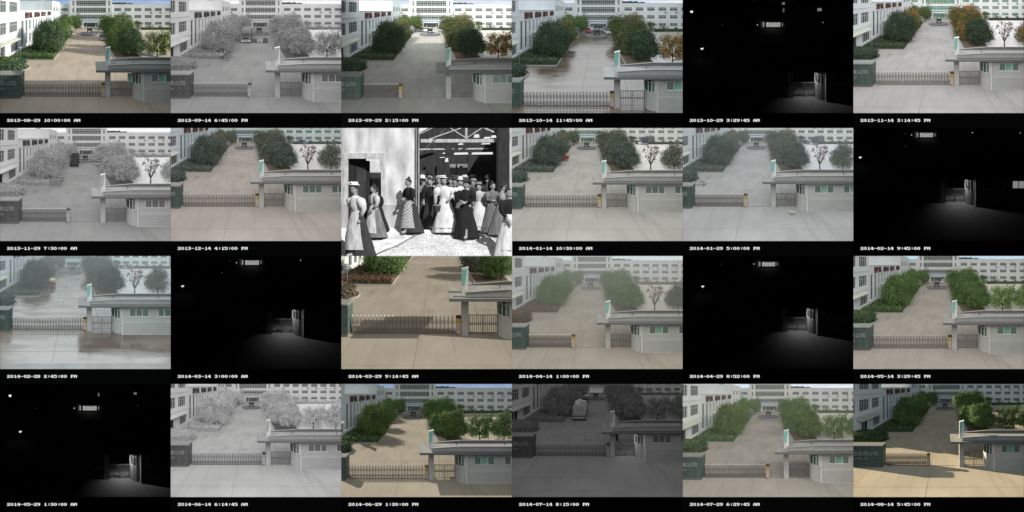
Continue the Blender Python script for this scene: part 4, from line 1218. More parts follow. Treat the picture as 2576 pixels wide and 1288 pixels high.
# ------------------------------------------------------------------ transforms and settings of the compartments
CAN = {'A': (968, 722), 'B': (900, 352), 'C': (1445, 1022), 'D': (207, 992), 'E': (912, 250), 'L': (197, 482), 'R': (1058, 972)}
def fit(**obs):
    a = np.array([CAN[k] for k in obs], float); b = np.array(list(obs.values()), float)
    ca, cb = a.mean(0), b.mean(0)
    s = ((a - ca) * (b - cb)).sum() / ((a - ca) ** 2).sum()
    return (float(s), float(cb[0] - s * ca[0]), float(cb[1] - s * ca[1]))
GREEN = dict(tree='green', dark='green', hedge='hedge_dark', sparse='green_light', back='green')
WINTER = dict(tree='winter', dark='winter_dark', hedge='winter_dark', sparse='winter', back='winter')
BEIGE = (0.44, 0.40, 0.35); GREY = (0.40, 0.385, 0.365)
DOWN = (0.0, 0.38, -1.0)
CLEAR = ((0.36, 0.52, 0.80), (0.50, 0.64, 0.86), 0.85)
PALE = ((0.70, 0.82, 0.95), (0.92, 0.95, 0.98), 0.95)
WHITE = ((0.93, 0.95, 0.97), (1, 1, 1), 0.98)
BLACK = ((0, 0, 0), (0, 0, 0), 0.0)
CFG = [
 dict(date='2013-08-29 10:00:00 AM', T=fit(A=(968, 722), B=(900, 352), C=(1445, 1022), D=(207, 992)), mode='day', gate=1018,
      leaves=dict(tree='summer', dark='summer_dark', hedge='hedge_dark', sparse='summer', back='summer'),
      ground=(0.450, 0.375, 0.305), yard=(0.60, 0.54, 0.47), sky=CLEAR, sun=((-0.92, 0.17, -0.31), 6.20, (1, 0.95, 0.86), 0.5), amb=(2.20, (0.86, 0.96, 1.0)), shade=820, leaf_k=1.3, curtain=True),
 dict(date='2013-09-14 6:45:00 PM', T=fit(A=(957, 722), B=(888, 350), C=(1435, 1018), D=(195, 995)), mode='ir', gate_px=777, leaves=GREEN, ir_leaf=(0.27, 0.50),
      ground=(0.265, 0.265, 0.265), yard=(0.80, 0.80, 0.80), sky=WHITE, amb=(4.28, (1, 1, 1))),
 dict(date='2013-09-29 2:15:00 PM', T=fit(A=(960, 735), B=(888, 357), C=(1443, 1028), D=(190, 1005)), mode='day', gate_px=580,
      leaves=dict(tree='autumn', dark='autumn_dark', hedge='autumn_dark', sparse='golden', back='summer'),
      ground=(0.360, 0.350, 0.325), yard=(0.66, 0.64, 0.60), sky=PALE, sun=((0.45, 0.50, -0.72), 3.80, (1, 0.95, 0.88), 0.6), amb=(6.96, (0.95, 1.0, 1.0)), shade=440, leaf_k=1.2),
 dict(date='2013-10-14 11:45:00 AM', T=fit(A=(928, 793), B=(848, 373), C=(1462, 1130), D=(80, 1097)), mode='day', gate=1018, wet=1.0,
      leaves=dict(tree='autumn', dark='autumn_dark', hedge='autumn_dark', sparse='golden', back='green'),
      ground=(0.128, 0.098, 0.072), yard=(0.45, 0.43, 0.41), sky=PALE, amb=(3.96, (0.90, 0.96, 1.0)), spread=0.3, leaf_k=1.15, curtain=True),
 dict(date='2013-10-29 3:29:45 AM', T=fit(C=(1445, 1023), E=(912, 248)), mode='night', gate=1018, leaves=GREEN, ground=GREY, yard=GREY, sky=BLACK,
      lamps=[(90, 118, 1.0), (752, 250, .5), (1410, 226, .35), (398, 252, .2)], win=[(1355, 1398, 83, 110), (1000, 1028, 25, 45), (1008, 1022, 85, 120)], power=4.6),
 dict(date='2013-11-14 3:14:45 PM', T=fit(A=(926, 618), B=(860, 250), C=(1385, 905), D=(190, 872)), mode='day', gate=1018,
      leaves=dict(tree='golden', dark='autumn_dark', hedge='autumn_dark', sparse='golden', back='summer'), pods=True,
      ground=(0.386, 0.375, 0.370), yard=(0.80, 0.79, 0.80), sky=WHITE, amb=(4.76, (1, 1, 1)), curtain=True, pal={'wall': (0.95, 0.96, 0.96), 'glass': (0.10, 0.28, 0.16)}),
 dict(date='2013-11-29 7:30:00 AM', T=fit(A=(922, 705), B=(850, 340), C=(1385, 990), D=(190, 965)), mode='ir', gate_px=670, leaves=GREEN, pods=True, ir_leaf=(0.34, 0.62),
      ground=(0.275, 0.275, 0.275), yard=(0.78, 0.78, 0.78), sky=WHITE, amb=(4.92, (1, 1, 1))),
 dict(date='2013-12-14 4:15:00 PM', T=fit(A=(805, 560), B=(736, 203), C=(1250, 835), D=(95, 817)), mode='day', gate=1018,
      leaves=WINTER, pods=True, ground=(0.386, 0.353, 0.325), yard=(0.72, 0.72, 0.73), sky=WHITE, amb=(4.39, (1.0, 0.99, 0.98)), pal={'wall_left': (0.66, 0.74, 0.79), 'wall': (0.66, 0.80, 0.76)}, leaf_k=1.75),
 dict(date='film', T=(1.0, 0.0, 0.0), mode='film', ph=1288, leaves=GREEN),
 dict(date='2014-01-14 10:30:00 AM', T=fit(A=(817, 567), B=(745, 207), C=(1265, 840), D=(100, 825)), mode='day', gate=1018,
      leaves=WINTER, pods=True, ground=(0.398, 0.386, 0.364), yard=(0.80, 0.79, 0.77), sky=WHITE, amb=(4.63, (0.99, 1.0, 0.97)), pal={'wall': (0.92, 0.93, 0.90), 'glass': (0.07, 0.18, 0.11)}, leaf_k=1.75),
 dict(date='2014-01-29 5:00:00 PM', T=fit(A=(803, 560), B=(735, 203), C=(1250, 835), D=(95, 817)), mode='day', gate_px=617,
      leaves=WINTER, pods=True, ground=(0.392, 0.386, 0.386), yard=(0.74, 0.75, 0.77), sky=WHITE, amb=(4.51, (0.95, 0.99, 1.0)), curtain=True, haze=0.05, pal={'wall': (0.90, 0.92, 0.88)}, leaf_k=1.75),
 dict(date='2014-02-14 9:45:00 PM', T=fit(C=(1232, 788), E=(737, 68), L=(68, 293)), mode='night', gate=1018, leaves=GREEN, ground=GREY, yard=GREY, sky=BLACK,
      lamps=[(586, 70, .5), (1198, 46, .5), (1681, 50, .4), (525, 182, .25), (521, 55, .2)], win=[], lit_house=True, power=4.6),
 dict(date='2014-02-28 2:45:00 PM', T=fit(A=(792, 512), B=(723, 170), C=(1230, 785), D=(95, 770)), mode='day', gate=1018, wet=1.0,
      leaves=WINTER, pods=True, ground=(0.145, 0.117, 0.095), yard=(0.5, 0.5, 0.5), sky=PALE, amb=(4.89, (0.88, 0.97, 1.0)), haze=0.15, spread=0.3, pal={'wall': (0.80, 0.90, 0.84)}, leaf_k=1.6),
 dict(date='2014-03-14 3:00:00 AM', T=fit(C=(1338, 822), E=(820, 65), L=(120, 296)), mode='night', gate=1018, leaves=GREEN, ground=GREY, yard=GREY, sky=BLACK,
      lamps=[(662, 67, .5), (1308, 43, .45), (514, 166, .25), (595, 50, .2)], win=[], power=4.6),
 dict(date='2014-03-29 9:14:45 AM', T=fit(A=(1087, 452), D=(70, 812), R=(1207, 783), L=(40, 125)), mode='day', gate=1018,
      leaves=dict(tree='winter', dark='green', hedge='red_hedge', sparse='winter', back='winter'), pods=True,
      ground=(0.370, 0.335, 0.280), yard=(0.70, 0.66, 0.60), sky=WHITE, sun=((-0.92, 0.10, -0.36), 5.83, (1, 0.94, 0.82), 0.6), amb=(2.64, (1.0, 0.98, 0.93)), leaf_k=1.2),
 dict(date='2014-04-14 1:00:00 PM', T=fit(A=(858, 690), B=(790, 333), C=(1303, 962), D=(135, 945)), mode='day', gate_px=600,
      leaves=dict(tree='green', dark='green', hedge='red_hedge', sparse='winter', back='green'), pods=True,
      ground=(0.370, 0.336, 0.286), yard=(0.60, 0.57, 0.51), sky=((0.72, 0.88, 0.90), (0.80, 0.92, 0.92), 0.9), amb=(4.19, (1.0, 1.0, 0.97)), haze=0.15, curtain=True, leaf_k=1.35),
 dict(date='2014-04-29 8:52:00 PM', T=fit(C=(1355, 802), E=(867, 80), L=(203, 297)), mode='night', gate=1018, leaves=GREEN, ground=GREY, yard=GREY, sky=BLACK,
      lamps=[(717, 80, .5), (388, 82, .2)], win=[], power=4.6),
 dict(date='2014-05-14 3:29:45 PM', T=fit(A=(907, 692), B=(838, 330), C=(1365, 970), D=(165, 955)), mode='day', gate=1018,
      leaves=dict(tree='green', dark='green', hedge='hedge_dark', sparse='green_light', back='green'), leaf_k=1.3,
      ground=(0.375, 0.342, 0.308), yard=(0.66, 0.62, 0.57), sky=((0.55, 0.80, 0.92), (0.65, 0.86, 0.94), 0.9), amb=(4.25, (1.0, 1.0, 0.97)), curtain=True),
 dict(date='2014-05-29 1:30:00 AM', T=fit(C=(1422, 998), E=(902, 243), L=(205, 471)), mode='night', gate=1018, leaves=GREEN, ground=GREY, yard=GREY, sky=BLACK,
      lamps=[(101, 118, 1.0), (746, 244, .5), (1384, 217, .25), (374, 246, .2)], win=[(985, 1000, 90, 122), (1345, 1375, 85, 105)], power=7),
 dict(date='2014-06-14 6:14:45 AM', T=fit(A=(880, 595), B=(817, 243), C=(1303, 860), D=(177, 828)), mode='ir', gate=1018, leaves=GREEN, ir_leaf=(0.48, 0.84),
      ground=(0.420, 0.420, 0.420), yard=(0.85, 0.85, 0.85), sky=WHITE, amb=(4.77, (1, 1, 1))),
 dict(date='2014-06-29 1:30:00 PM', T=fit(A=(792, 707), B=(717, 343), C=(1258, 993), D=(45, 983)), mode='day', gate=1018,
      leaves=dict(tree='green', dark='summer', hedge='hedge_dark', sparse='green', back='green'),
      ground=(0.440, 0.385, 0.300), yard=(0.60, 0.54, 0.45), sky=((0.36, 0.50, 0.78), (0.44, 0.58, 0.82), 0.7), sun=((0.42, -0.34, -0.84), 3.56, (1, 0.95, 0.85), 0.5), amb=(2.31, (0.92, 0.98, 1.0)), leaf_k=1.45, curtain=True),
 dict(date='2014-07-14 8:15:00 PM', T=fit(A=(902, 497), B=(837, 152), C=(1337, 772), D=(212, 753)), mode='dusk', gate=1018, leaves=GREEN, ir_leaf=(0.18, 0.44),
      ground=(0.340, 0.340, 0.340), yard=(0.5, 0.5, 0.5), sky=((.2, .2, .2), (.25, .25, .25), .5), amb=(1.22, (1, 1, 1)), lamps=[], win=[], power=3, lit=0.2),
 dict(date='2014-07-29 6:29:45 AM', T=fit(A=(930, 703), B=(860, 340), C=(1393, 988), D=(190, 967)), mode='day', gate_px=838,
      leaves=dict(tree='green', dark='summer', hedge='hedge_dark', sparse='green', back='green'),
      ground=(0.364, 0.342, 0.314), yard=(0.66, 0.64, 0.62), sky=PALE, amb=(4.73, (1.0, 1.0, 0.98)), haze=0.035, curtain=True, sun=((-0.8, 0.3, -0.5), 0.90, (1, 0.92, 0.7), 2.0), leaf_k=1.45),
 dict(date='2014-08-14 5:45:00 PM', T=fit(A=(977, 598), B=(915, 250), C=(1418, 876), D=(300, 838)), mode='day', gate_px=740,
      leaves=dict(tree='green', dark='green', hedge='hedge_dark', sparse='green', back='green'),
      ground=(0.580, 0.500, 0.385), yard=(0.60, 0.55, 0.48), sky=PALE, sun=((0.87, -0.22, -0.39), 10.50, (1, 0.86, 0.62), 0.6), amb=(1.68, (0.80, 0.92, 1.0)), leaf_k=1.3, curtain=True),
]

# ------------------------------------------------------------------ prototypes shared by all compartments
random.seed(1)
PR = dict(ground=ground_proto(), road=road_proto(), yard=yard_proto(), bed_l=bed_proto(-1), bed_r=bed_proto(1), sky=sky_proto(), hills=hills_proto(),
          office=office_proto(), office_lit=office_proto(True), factory=factory_proto(), house=gatehouse_proto(), pillar=pillar_proto(), wicket=wicket_proto(),
          gate=sliding_gate_proto(1018), gate_w=sliding_gate_proto(1018, True), track=track_proto(), sign=sign_wall_proto(), lamp=lamp_proto(), lamp_on=lamp_proto(True), ding=cauldron_proto(), drum=plinth_proto(),
          island=shrub_island_proto(), young=sparse_tree_proto(False), young_w=sparse_tree_proto(True))
TREES = [
  ('dark', tree_proto(455, 33, [(480, 385, 158, 140), (405, 425, 82, 95), (560, 335, 95, 105), (575, 435, 72, 85), (480, 275, 105, 80)], 1, 'leaf_dark'), 'big round tree at the front left of the drive'),
  ('tree', tree_proto(640, 42, [(615, 270, 82, 78), (655, 325, 52, 62), (570, 235, 60, 45)], 2), 'second tree along the left edge of the drive'),
  ('back', tree_proto(665, 58, [(660, 230, 74, 80), (640, 190, 55, 45)], 3, 'leaf_back', leafpx=12), 'third tree along the left edge of the drive'),
  ('back', tree_proto(755, 66, [(758, 215, 66, 68), (788, 245, 40, 48), (735, 190, 45, 40)], 4, 'leaf_back', leafpx=11), 'far left tree nearest the office steps'),
  ('tree', tree_proto(1150, 46, [(1125, 265, 122, 122), (1225, 240, 112, 98), (1055, 235, 62, 72), (1295, 260, 58, 70), (1180, 340, 110, 80)], 5), 'tall spreading tree on the right of the drive'),
  ('dark', tree_proto(1220, 36, [(1125, 410, 76, 110), (1215, 430, 95, 105), (1165, 500, 82, 66)], 6, 'leaf_tree', trunks=[1246]), 'twin-trunked tree behind the gatehouse roof'),
  ('dark', tree_proto(1352, 31.0, [(1325, 425, 118, 112), (1405, 445, 76, 84), (1265, 360, 88, 84), (1345, 345, 80, 66), (1255, 480, 75, 60)], 7, 'leaf_dark', r=0.13), 'round tree right of the drive in front of the yard'),
  ('tree', tree_proto(1831, 30.3, [(1825, 445, 120, 115), (1850, 365, 85, 78), (1765, 470, 75, 70)], 8, 'leaf_sparse', dens=0.09, r=0.11), 'small tree at the right-hand edge of the yard'),
  ('back', tree_proto(1392, 68, [(1392, 242, 45, 42)], 9, 'leaf_back', leafpx=10), 'small tree in front of the right wing'),
]
HEDGES = [
  (hedge_proto('clipped_hedge', -13.3, -6.2, 28.5, 30.6, 0.70, 11, 1500, 0.30), 'clipped hedge along the front of the left bed'),
  (hedge_proto('clipped_hedge', -13.2, -8.0, 31.2, 36.5, 0.85, 12, 900, 0.32), 'low hedge between the big tree and the factory wall'),
  (hedge_proto('clipped_hedge', -7.1, -6.25, 31.0, 65.0, 0.38, 13, 1100, 0.38), 'long narrow hedge along the left kerb'),
  (hedge_proto('clipped_hedge', XU(1425, 72), XU(1965, 72), 71.2, 73.2, 0.85, 14, 1600, 0.42), 'far hedge between the yard and the right wing'),
]
SHRUBS = [shrub_proto(u, 74.0, r, 20 + i) for i, (u, r) in enumerate(((1492, 26), (1542, 20), (1604, 17), (1700, 27), (1790, 18), (1868, 24)))]
SHRUB_POS = ['leftmost', 'second', 'third', 'fourth', 'fifth', 'rightmost']
CLOSED = 'closed'

def gate_proto_for(cell):
    if 'gate' in cell.cfg: return PR['gate_w' if cell.cfg.get('wet') else 'gate'], 'closed right across the drive'
    u = cell.inv(cell.cfg['gate_px'], 900)[0]
    return sliding_gate_proto(u), 'drawn part way open'

def moved(name, proto_fn, *a): return proto_fn(*a)

def extras(cell):
    """vehicles and loose things, one list per compartment: (proto, label, category, group)"""
    i = cell.idx; out = []; gp = cell.ground
    def car(u, v, head, paint, label, kind='sedan'):
        x, y, _ = gp(u, v); out.append((car_proto(x, y + 2.0 * abs(math.cos(head)), head, paint, kind), label, 'car', 'cars parked in the grounds'))
    A = math.pi
    if i == 0:
        car(1018, 332, A, 'car_silver', 'silver car parked nose-out by the right trees'); car(1020, 303, A, 'car_dark', 'dark car behind the silver one by the right trees'); car(1036, 412, 0, 'car_silver', 'grey van half hidden under the right trees', 'van')
    if i == 1:
        x, y, _ = gp(755, 440); out.append((truck_proto(x, y + 5.2, A, 'cloth_mid', 'box'), 'lorry facing the gate beside the left trees', 'lorry', 'lorries in the drive'))
        x, y, _ = gp(838, 425); out.append((crate_proto(x, y, 1.6, 0.8), 'low dark crate beside the lorry', 'crate', 'crates in the drive'))
        x, y, _ = gp(892, 428); out.append((sacks_proto(x, y), 'heap of sacks in the drive before the plinth', 'sacks', None))
        x, y, _ = gp(953, 430); out.append((crate_proto(x, y, 1.15, 1.2), 'tall dark crate right of the sack heap', 'crate', 'crates in the drive'))
        for u, v, n in ((545, 612, 'nearer the gate'), (578, 580, 'farther from the gate')):
            x, y, _ = gp(u, v); out.append((bicycle_proto(x, y, 1.2), 'bicycle propped at the hedge end, the one ' + n, 'bicycle', 'bicycles at the hedge end'))
    if i == 2:
        car(803, 322, A, 'car_dark', 'dark car parked left of the plinth'); car(842, 320, A, 'car_white', 'white car parked behind the plinth'); car(1003, 322, A, 'car_silver', 'silver van parked under the right trees', 'van')
    if i == 3:
        car(767, 328, A, 'car_red', 'red car parked left of the plinth'); car(790, 304, A, 'car_white', 'white van parked before the office steps', 'van')
        car(948, 334, A, 'car_silver', 'silver off-roader parked right of the plinth', 'van'); car(975, 346, A, 'car_white', 'pale sedan parked nearest on the right')
    if i == 6:
        x, y, _ = gp(745, 397); out.append((truck_proto(x, y + 5.0, 0, 'cloth_dark', 'open'), 'small dark lorry seen from behind by the left trees', 'lorry', 'lorries in the drive'))
        x, y, _ = gp(562, 580); out.append((pallet_stack_proto(x, y, 8, 1.9), 'tall pallet stack at the hedge end', 'pallets', 'pallet stacks')); x, y, _ = gp(610, 540); out.append((pallet_stack_proto(x, y, 7, 1.0), 'smaller pallet stack behind the tall one', 'pallets', 'pallet stacks'))
        car(992, 385, A, 'car_silver', 'light car half hidden by the right trees'); car(1352, 292, math.pi / 2, 'car_white', 'white car at the far hedge beyond the yard')
    if i == 7:
        car(1357, 165, A, 'car_blue', 'pale blue van parked at the far edge of the yard', 'van')
    if i in (9, 10):
        d = 0 if i == 9 else -10
        if i == 9:
            x, y, _ = gp(517, 335); out.append((trike_proto(x, y, 2.6, False), 'red cargo tricycle beside the big left tree', 'tricycle', None))
        car(1225 + (d * 2.8), 168, A, 'car_white', 'white car leftmost of the row beyond the yard'); car(1290 + d * 3.2, 166, A, 'car_white' if i == 9 else 'car_blue', 'second vehicle in the row beyond the yard', 'van')
        if i == 10: car(1305, 166, A, 'car_white', 'white car beside the tarpaulin lorry')
        x, y, _ = gp(1395 + d * .5, 168); out.append((truck_proto(x, y + 3, 2.45, 'car_purple', 'tarp'), 'lorry with a grey tarpaulin load beyond the yard', 'lorry', 'lorries in the drive'))
    if i == 10:
        x, y, _ = gp(1103, 876); out.append((dog_proto(x, y), 'small pale dog standing before the gatehouse', 'dog', None))
        for u, w in ((672, 'left'), (823, 'right')):
            cu, cv = cell.inv(u, 88); g = G(); X, Y, Z = P(cu, cv, 76.2)
            pr = Proto('red_lantern', (X, Y, Z)); pr.part('lantern', G().rings([(Z - .32, .15, .15, 0, 0), (Z - .2, .36, .36, 0, 0), (Z, .42, .42, 0, 0), (Z + .2, .36, .36, 0, 0), (Z + .32, .15, .15, 0, 0)], 12, X, Y), 'lantern', smooth=True)
            pr.part('tassel', G().tube((X, Y, Z - .7), (X, Y, Z - .33), .05, .03), 'lantern')
            out.append((pr, 'red lantern hanging on the %s entrance column' % w, 'lantern', 'red lanterns at the entrance'))
        pts = [gp(120, 580), gp(170, 570), gp(225, 555)]
        out.append((puddle_proto([(p[0], p[1], n) for p, n in zip(pts, (9, 9, 6))]), 'dark debris scattered on the ground left of the drive', 'debris', None))
    if i == 12:
        x, y, _ = gp(512, 322); out.append((trike_proto(x, y, 2.8, True), 'red cargo tricycle under a cream canopy by the left tree', 'tricycle', None))
        car(808, 110, A, 'car_white', 'white car before the office steps'); car(1188, 122, A, 'car_silver', 'grey car left in the row beyond the yard'); car(1255, 126, A, 'car_white', 'white car in the middle of the row beyond the yard'); car(1325, 130, A, 'car_blue', 'blue car right in the row beyond the yard')
    if i == 17: car(907, 272, A, 'car_white', 'white car parked right of the plinth')
    if i == 20:
        car(636, 305, A, 'car_silver', 'silver car parked by the left trees'); car(825, 312, A, 'car_dark', 'dark car under the right trees')
    if i == 21:
        x, y, _ = gp(672, 385); out.append((truck_proto(x, y + 5.2, 0.0, 'cloth_dark', 'pipes'), 'lorry piled high with pale pipes seen from behind', 'lorry', 'lorries in the drive'))
        car(752, 128, A, 'car_white', 'white car parked left of the plinth')
        x, y, _ = gp(1055, 578); out.append((person_site(x, y, dict(face=0.3, top='cloth_mid', skirt=None, hair='dark', bun=False, puff=1.0, h=1.7, topname='jacket')), 'person standing behind the wicket gate beside the pillar', 'person', None))
    if i == 23: car(850, 212, A, 'car_silver', 'silver car parked left of the plinth')
    return out

def build_day(cell):
    c = cell.cfg; T = cell.tag
    night = c['mode'] == 'night'; dusk = c['mode'] == 'dusk'
    place(cell, PR['ground'], None, None, kind='structure'); place(cell, PR['road'], None, None, kind='structure')
    place(cell, PR['sky'], None, None, kind='structure')
    if not night:
        place(cell, PR['yard'], None, None, kind='structure'); place(cell, PR['hills'], None, None, kind='structure')
        for k, w in (('bed_l', 'left'), ('bed_r', 'right')): place(cell, PR[k], None, None, kind='structure')
    opr = PR['office_lit' if (night or dusk) else 'office']
    office = place(cell, opr, T('white office block with banded windows at the end of the drive' if not night else 'unlit office block showing only its bright entrance'), 'building', 'office blocks')
    if not night: place(cell, PR['factory'], T('long white factory with red rooftop characters along the left'), 'building', 'factory buildings')
    house = place(cell, PR['house'], T('gatehouse with flat overhanging roof and siding at lower right' if not night else 'gatehouse with its bay lit by the canopy lamp'), 'gatehouse', 'gatehouses')
    place(cell, PR['pillar'], T('tall pillar with green glass blade through the gatehouse canopy'), 'pillar', 'gate pillars')
    place(cell, PR['wicket'], T('barred two-leaf wicket gate between pillar and bay window'), 'gate', 'wicket gates')
    gp, state = gate_proto_for(cell)
    place(cell, gp, T('folding steel lattice gate ' + state), 'gate', 'sliding gates')
    place(cell, PR['track'], T('thin steel gate track in the ground'), 'rail', 'gate tracks')
    if not night: place(cell, PR['sign'], T('dark green tiled sign wall with pale company lettering'), 'wall', 'sign walls')
    place(cell, PR['lamp_on' if night else 'lamp'], T('small round-headed lamp post by the left shrubs'), 'lamp', 'lamp posts')
    if not night:
        place(cell, PR['drum'], T('low round stone plinth in the middle of the drive'), 'plinth', 'round plinths'); place(cell, PR['ding'], T('four-legged bronze cauldron on the round plinth'), 'monument', 'bronze cauldrons')
        place(cell, PR['island'], T('broad shrub island behind the sign wall'), 'shrubs', 'shrub islands')
        for pr, lb in HEDGES: place(cell, pr, T(lb), 'hedge', 'clipped hedges')
        for sh, w in zip(SHRUBS, SHRUB_POS): place(cell, sh, T('%s round shrub before the right wing' % w), 'shrub', 'round shrubs')
        for key, pr, lb in TREES: place(cell, pr, T(lb), 'tree', 'trees by the drive')
        place(cell, PR['young_w' if c.get('pods') else 'young'], T('thin young tree hung with brown seed pods' if c.get('pods') else 'thin young leafy tree in front of the pale yard'), 'tree', 'young trees')
        for pr, lb, cat, grp in extras(cell): place(cell, pr, T(lb), cat, grp)
    # lamps that burn
    for k, (u, v, sz) in enumerate(c.get('lamps', [])):
        cu, cv = cell.inv(u, v); Y = 30.0 if u < 120 and v < 200 else 45.0
        X, Y, Z = P(cu, cv, Y); r = 0.24 * sz
        pr = Proto('yard_lamp', (X, Y, Z))
        pr.part('globe', G().rings([(Z - r, .1 * r, .1 * r, 0, 0), (Z - .5 * r, .8 * r, .8 * r, 0, 0), (Z, r, r, 0, 0), (Z + .5 * r, .9 * r, .9 * r, 0, 0), (Z + .8 * r, .1 * r, .1 * r, 0, 0)], 12, X, Y), 'lamp_on' if sz > .3 else 'lamp_dim')
        pr.part('bracket', G().tube((X, Y + .05, Z + r * .8), (X, Y + .5, Z + r * 1.3), .05), 'lamp_post')
        w = ('leftmost', 'second', 'third', 'fourth', 'fifth')[sorted(c['lamps']).index((u, v, sz))]
        place(cell, pr, T('small lit lamp in the dark, %s of the upper ones' % w), 'lamp', 'small lit lamps')
    for (u0, u1, v0, v1) in c.get('win', []):
        a = cell.inv(u0, v0); b = cell.inv(u1, v1); Y = 79.2 if u0 < 1130 else 82.6
        pr = Proto('lit_window', P(a[0], b[1], Y)); pr.host = office
        x0, x1, z0, z1 = XU(a[0], Y), XU(b[0], Y), ZV(b[1], Y), ZV(a[1], Y)
        pr.part('lit_window', G().box(x0, x1, Y, Y + .05, z0, z1), 'lit_window')
        f = G()
        for k in range(4): f.box(x0 + (x1 - x0) * k / 3 - .05, x0 + (x1 - x0) * k / 3 + .05, Y - .06, Y - .003, z0, z1)
        f.box(x0, x1, Y - .07, Y - .064, z0 + (z1 - z0) * .65, z0 + (z1 - z0) * .72)
        pr.part('mullions', f, 'dark')
        place(cell, pr, None, None, attach=(office, opr.base))
    # light
    if 'amb' in c: light_sun(cell, 'sky_light', DOWN, c['amb'][0], c['amb'][1], 150)
    if 'sun' in c: light_sun(cell, 'sun', *c['sun'])
    if c.get('power'):
        light_point(cell, 'canopy_lamp', st((3.45, 15.95, 2.72)), c['power'], 0.02)
    if c.get('shade'):
        # added unseen slab for the viewpoint block's shadow, sized to shade the near ground
        d = Vector(c['sun'][0]); corners = []
        for v in (c['shade'], 1420):
            y = DP * (1 - Z0 * (v - V0) / (F * EYE)); t = (v + 45) / -d.z
            for u in (-300, 2300): corners.append((u - d.x * t, y - d.y * t))
        xs, ys = [p[0] for p in corners], [p[1] for p in corners]
        pr = Proto('shade_slab', (sum(xs) / 4, sum(ys) / 4, 45), site=False)
        pr.part('slab', G().add([(x, y, z) for z in (45, 90) for x, y in (corners[0], corners[1], corners[3], corners[2])], BOXF), 'roof')
        big = cell.rect; cell.rect = (-1e6, 1e6, -1e6, 1e6)
        place(cell, pr, None, None, kind='structure'); cell.rect = big
    if c.get('haze'):
        m, nt, out = nodes_of('pale haze'); v = nt.nodes.new('ShaderNodeVolumePrincipled')
        v.inputs['Color'].default_value = (0.97, 0.99, 1.0, 1); v.inputs['Density'].default_value = c['haze']; v.inputs['Anisotropy'].default_value = 0.0
        lnk(nt, v.outputs[0], out.inputs[1])
        e = 0.002
        x0, x1 = cell.ox + e, cell.ox + CELL_W - e; z1 = cell.oz - e; z0 = cell.oz - PH * K + e
        g = G().box(x0, x1, DP * (1 - Z0 / 18.6) * K * cell.s, DP * K * cell.s * 0.985, z0, z1)
        me = bpy.data.meshes.new('haze'); me.from_pydata(g.v, [], g.f); me.materials.append(m)
        o = bpy.data.objects.new('haze', me); o['kind'] = 'stuff'; cell.coll.objects.link(o)
    if cell.idx == 0:
        Y = 15.9; pr = Proto('open_casement', P(1284, 828, Y)); f = G()
        x0, x1, z0, z1 = XU(1284, Y), XU(1335, Y), ZV(828, Y), ZV(737, Y)
        f.box(x0, x0 + .035, Y, Y + .04, z0, z1).box(x1 - .035, x1, Y, Y + .04, z0, z1).box(x0, x1, Y - .003, Y + .043, z0, z0 + .035).box(x0, x1, Y - .003, Y + .043, z1 - .035, z1)
        pr.part('open_casement', f, 'post_white'); pr.part('pane', G().box(x0 + .03, x1 - .03, Y + .015, Y + .025, z0 + .03, z1 - .03), 'curtain')
        place(cell, pr, None, None, attach=(house, PR['house'].base))
    if c.get('lit_house'):
        Y = 15.58; pr = Proto('lit_window', (XU(1838, Y), Y, 1.8))
        pr.part('lit_window', G().box(XU(1840, Y), XU(2048, Y), Y, Y + .04, ZV(829, Y), ZV(744, Y)), 'lit_window')
        place(cell, pr, None, None, attach=(house, PR['house'].base))
_old_mat = Cell.mat
def _mat(s, key):
    if key == 'curtain_or_glass': key = 'curtain' if s.cfg.get('curtain') else 'glass_green'
    if key == 'lamp_or_cap': key = 'lamp_on' if s.cfg.get('power') else 'cap'
    if isinstance(key, str) and key.startswith('film_'):
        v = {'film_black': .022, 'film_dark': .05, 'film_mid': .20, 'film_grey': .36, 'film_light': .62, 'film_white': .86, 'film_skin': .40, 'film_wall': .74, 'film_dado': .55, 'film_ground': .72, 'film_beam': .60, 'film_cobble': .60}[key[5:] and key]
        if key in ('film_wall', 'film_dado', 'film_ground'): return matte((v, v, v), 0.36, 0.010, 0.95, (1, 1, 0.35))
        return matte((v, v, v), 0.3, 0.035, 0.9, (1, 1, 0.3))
    if key == 'plaid': return plaid((0.72,) * 3, (0.22,) * 3)
    if key == 'film_sky': pass
    return _old_mat(s, key)
Cell.mat = _mat

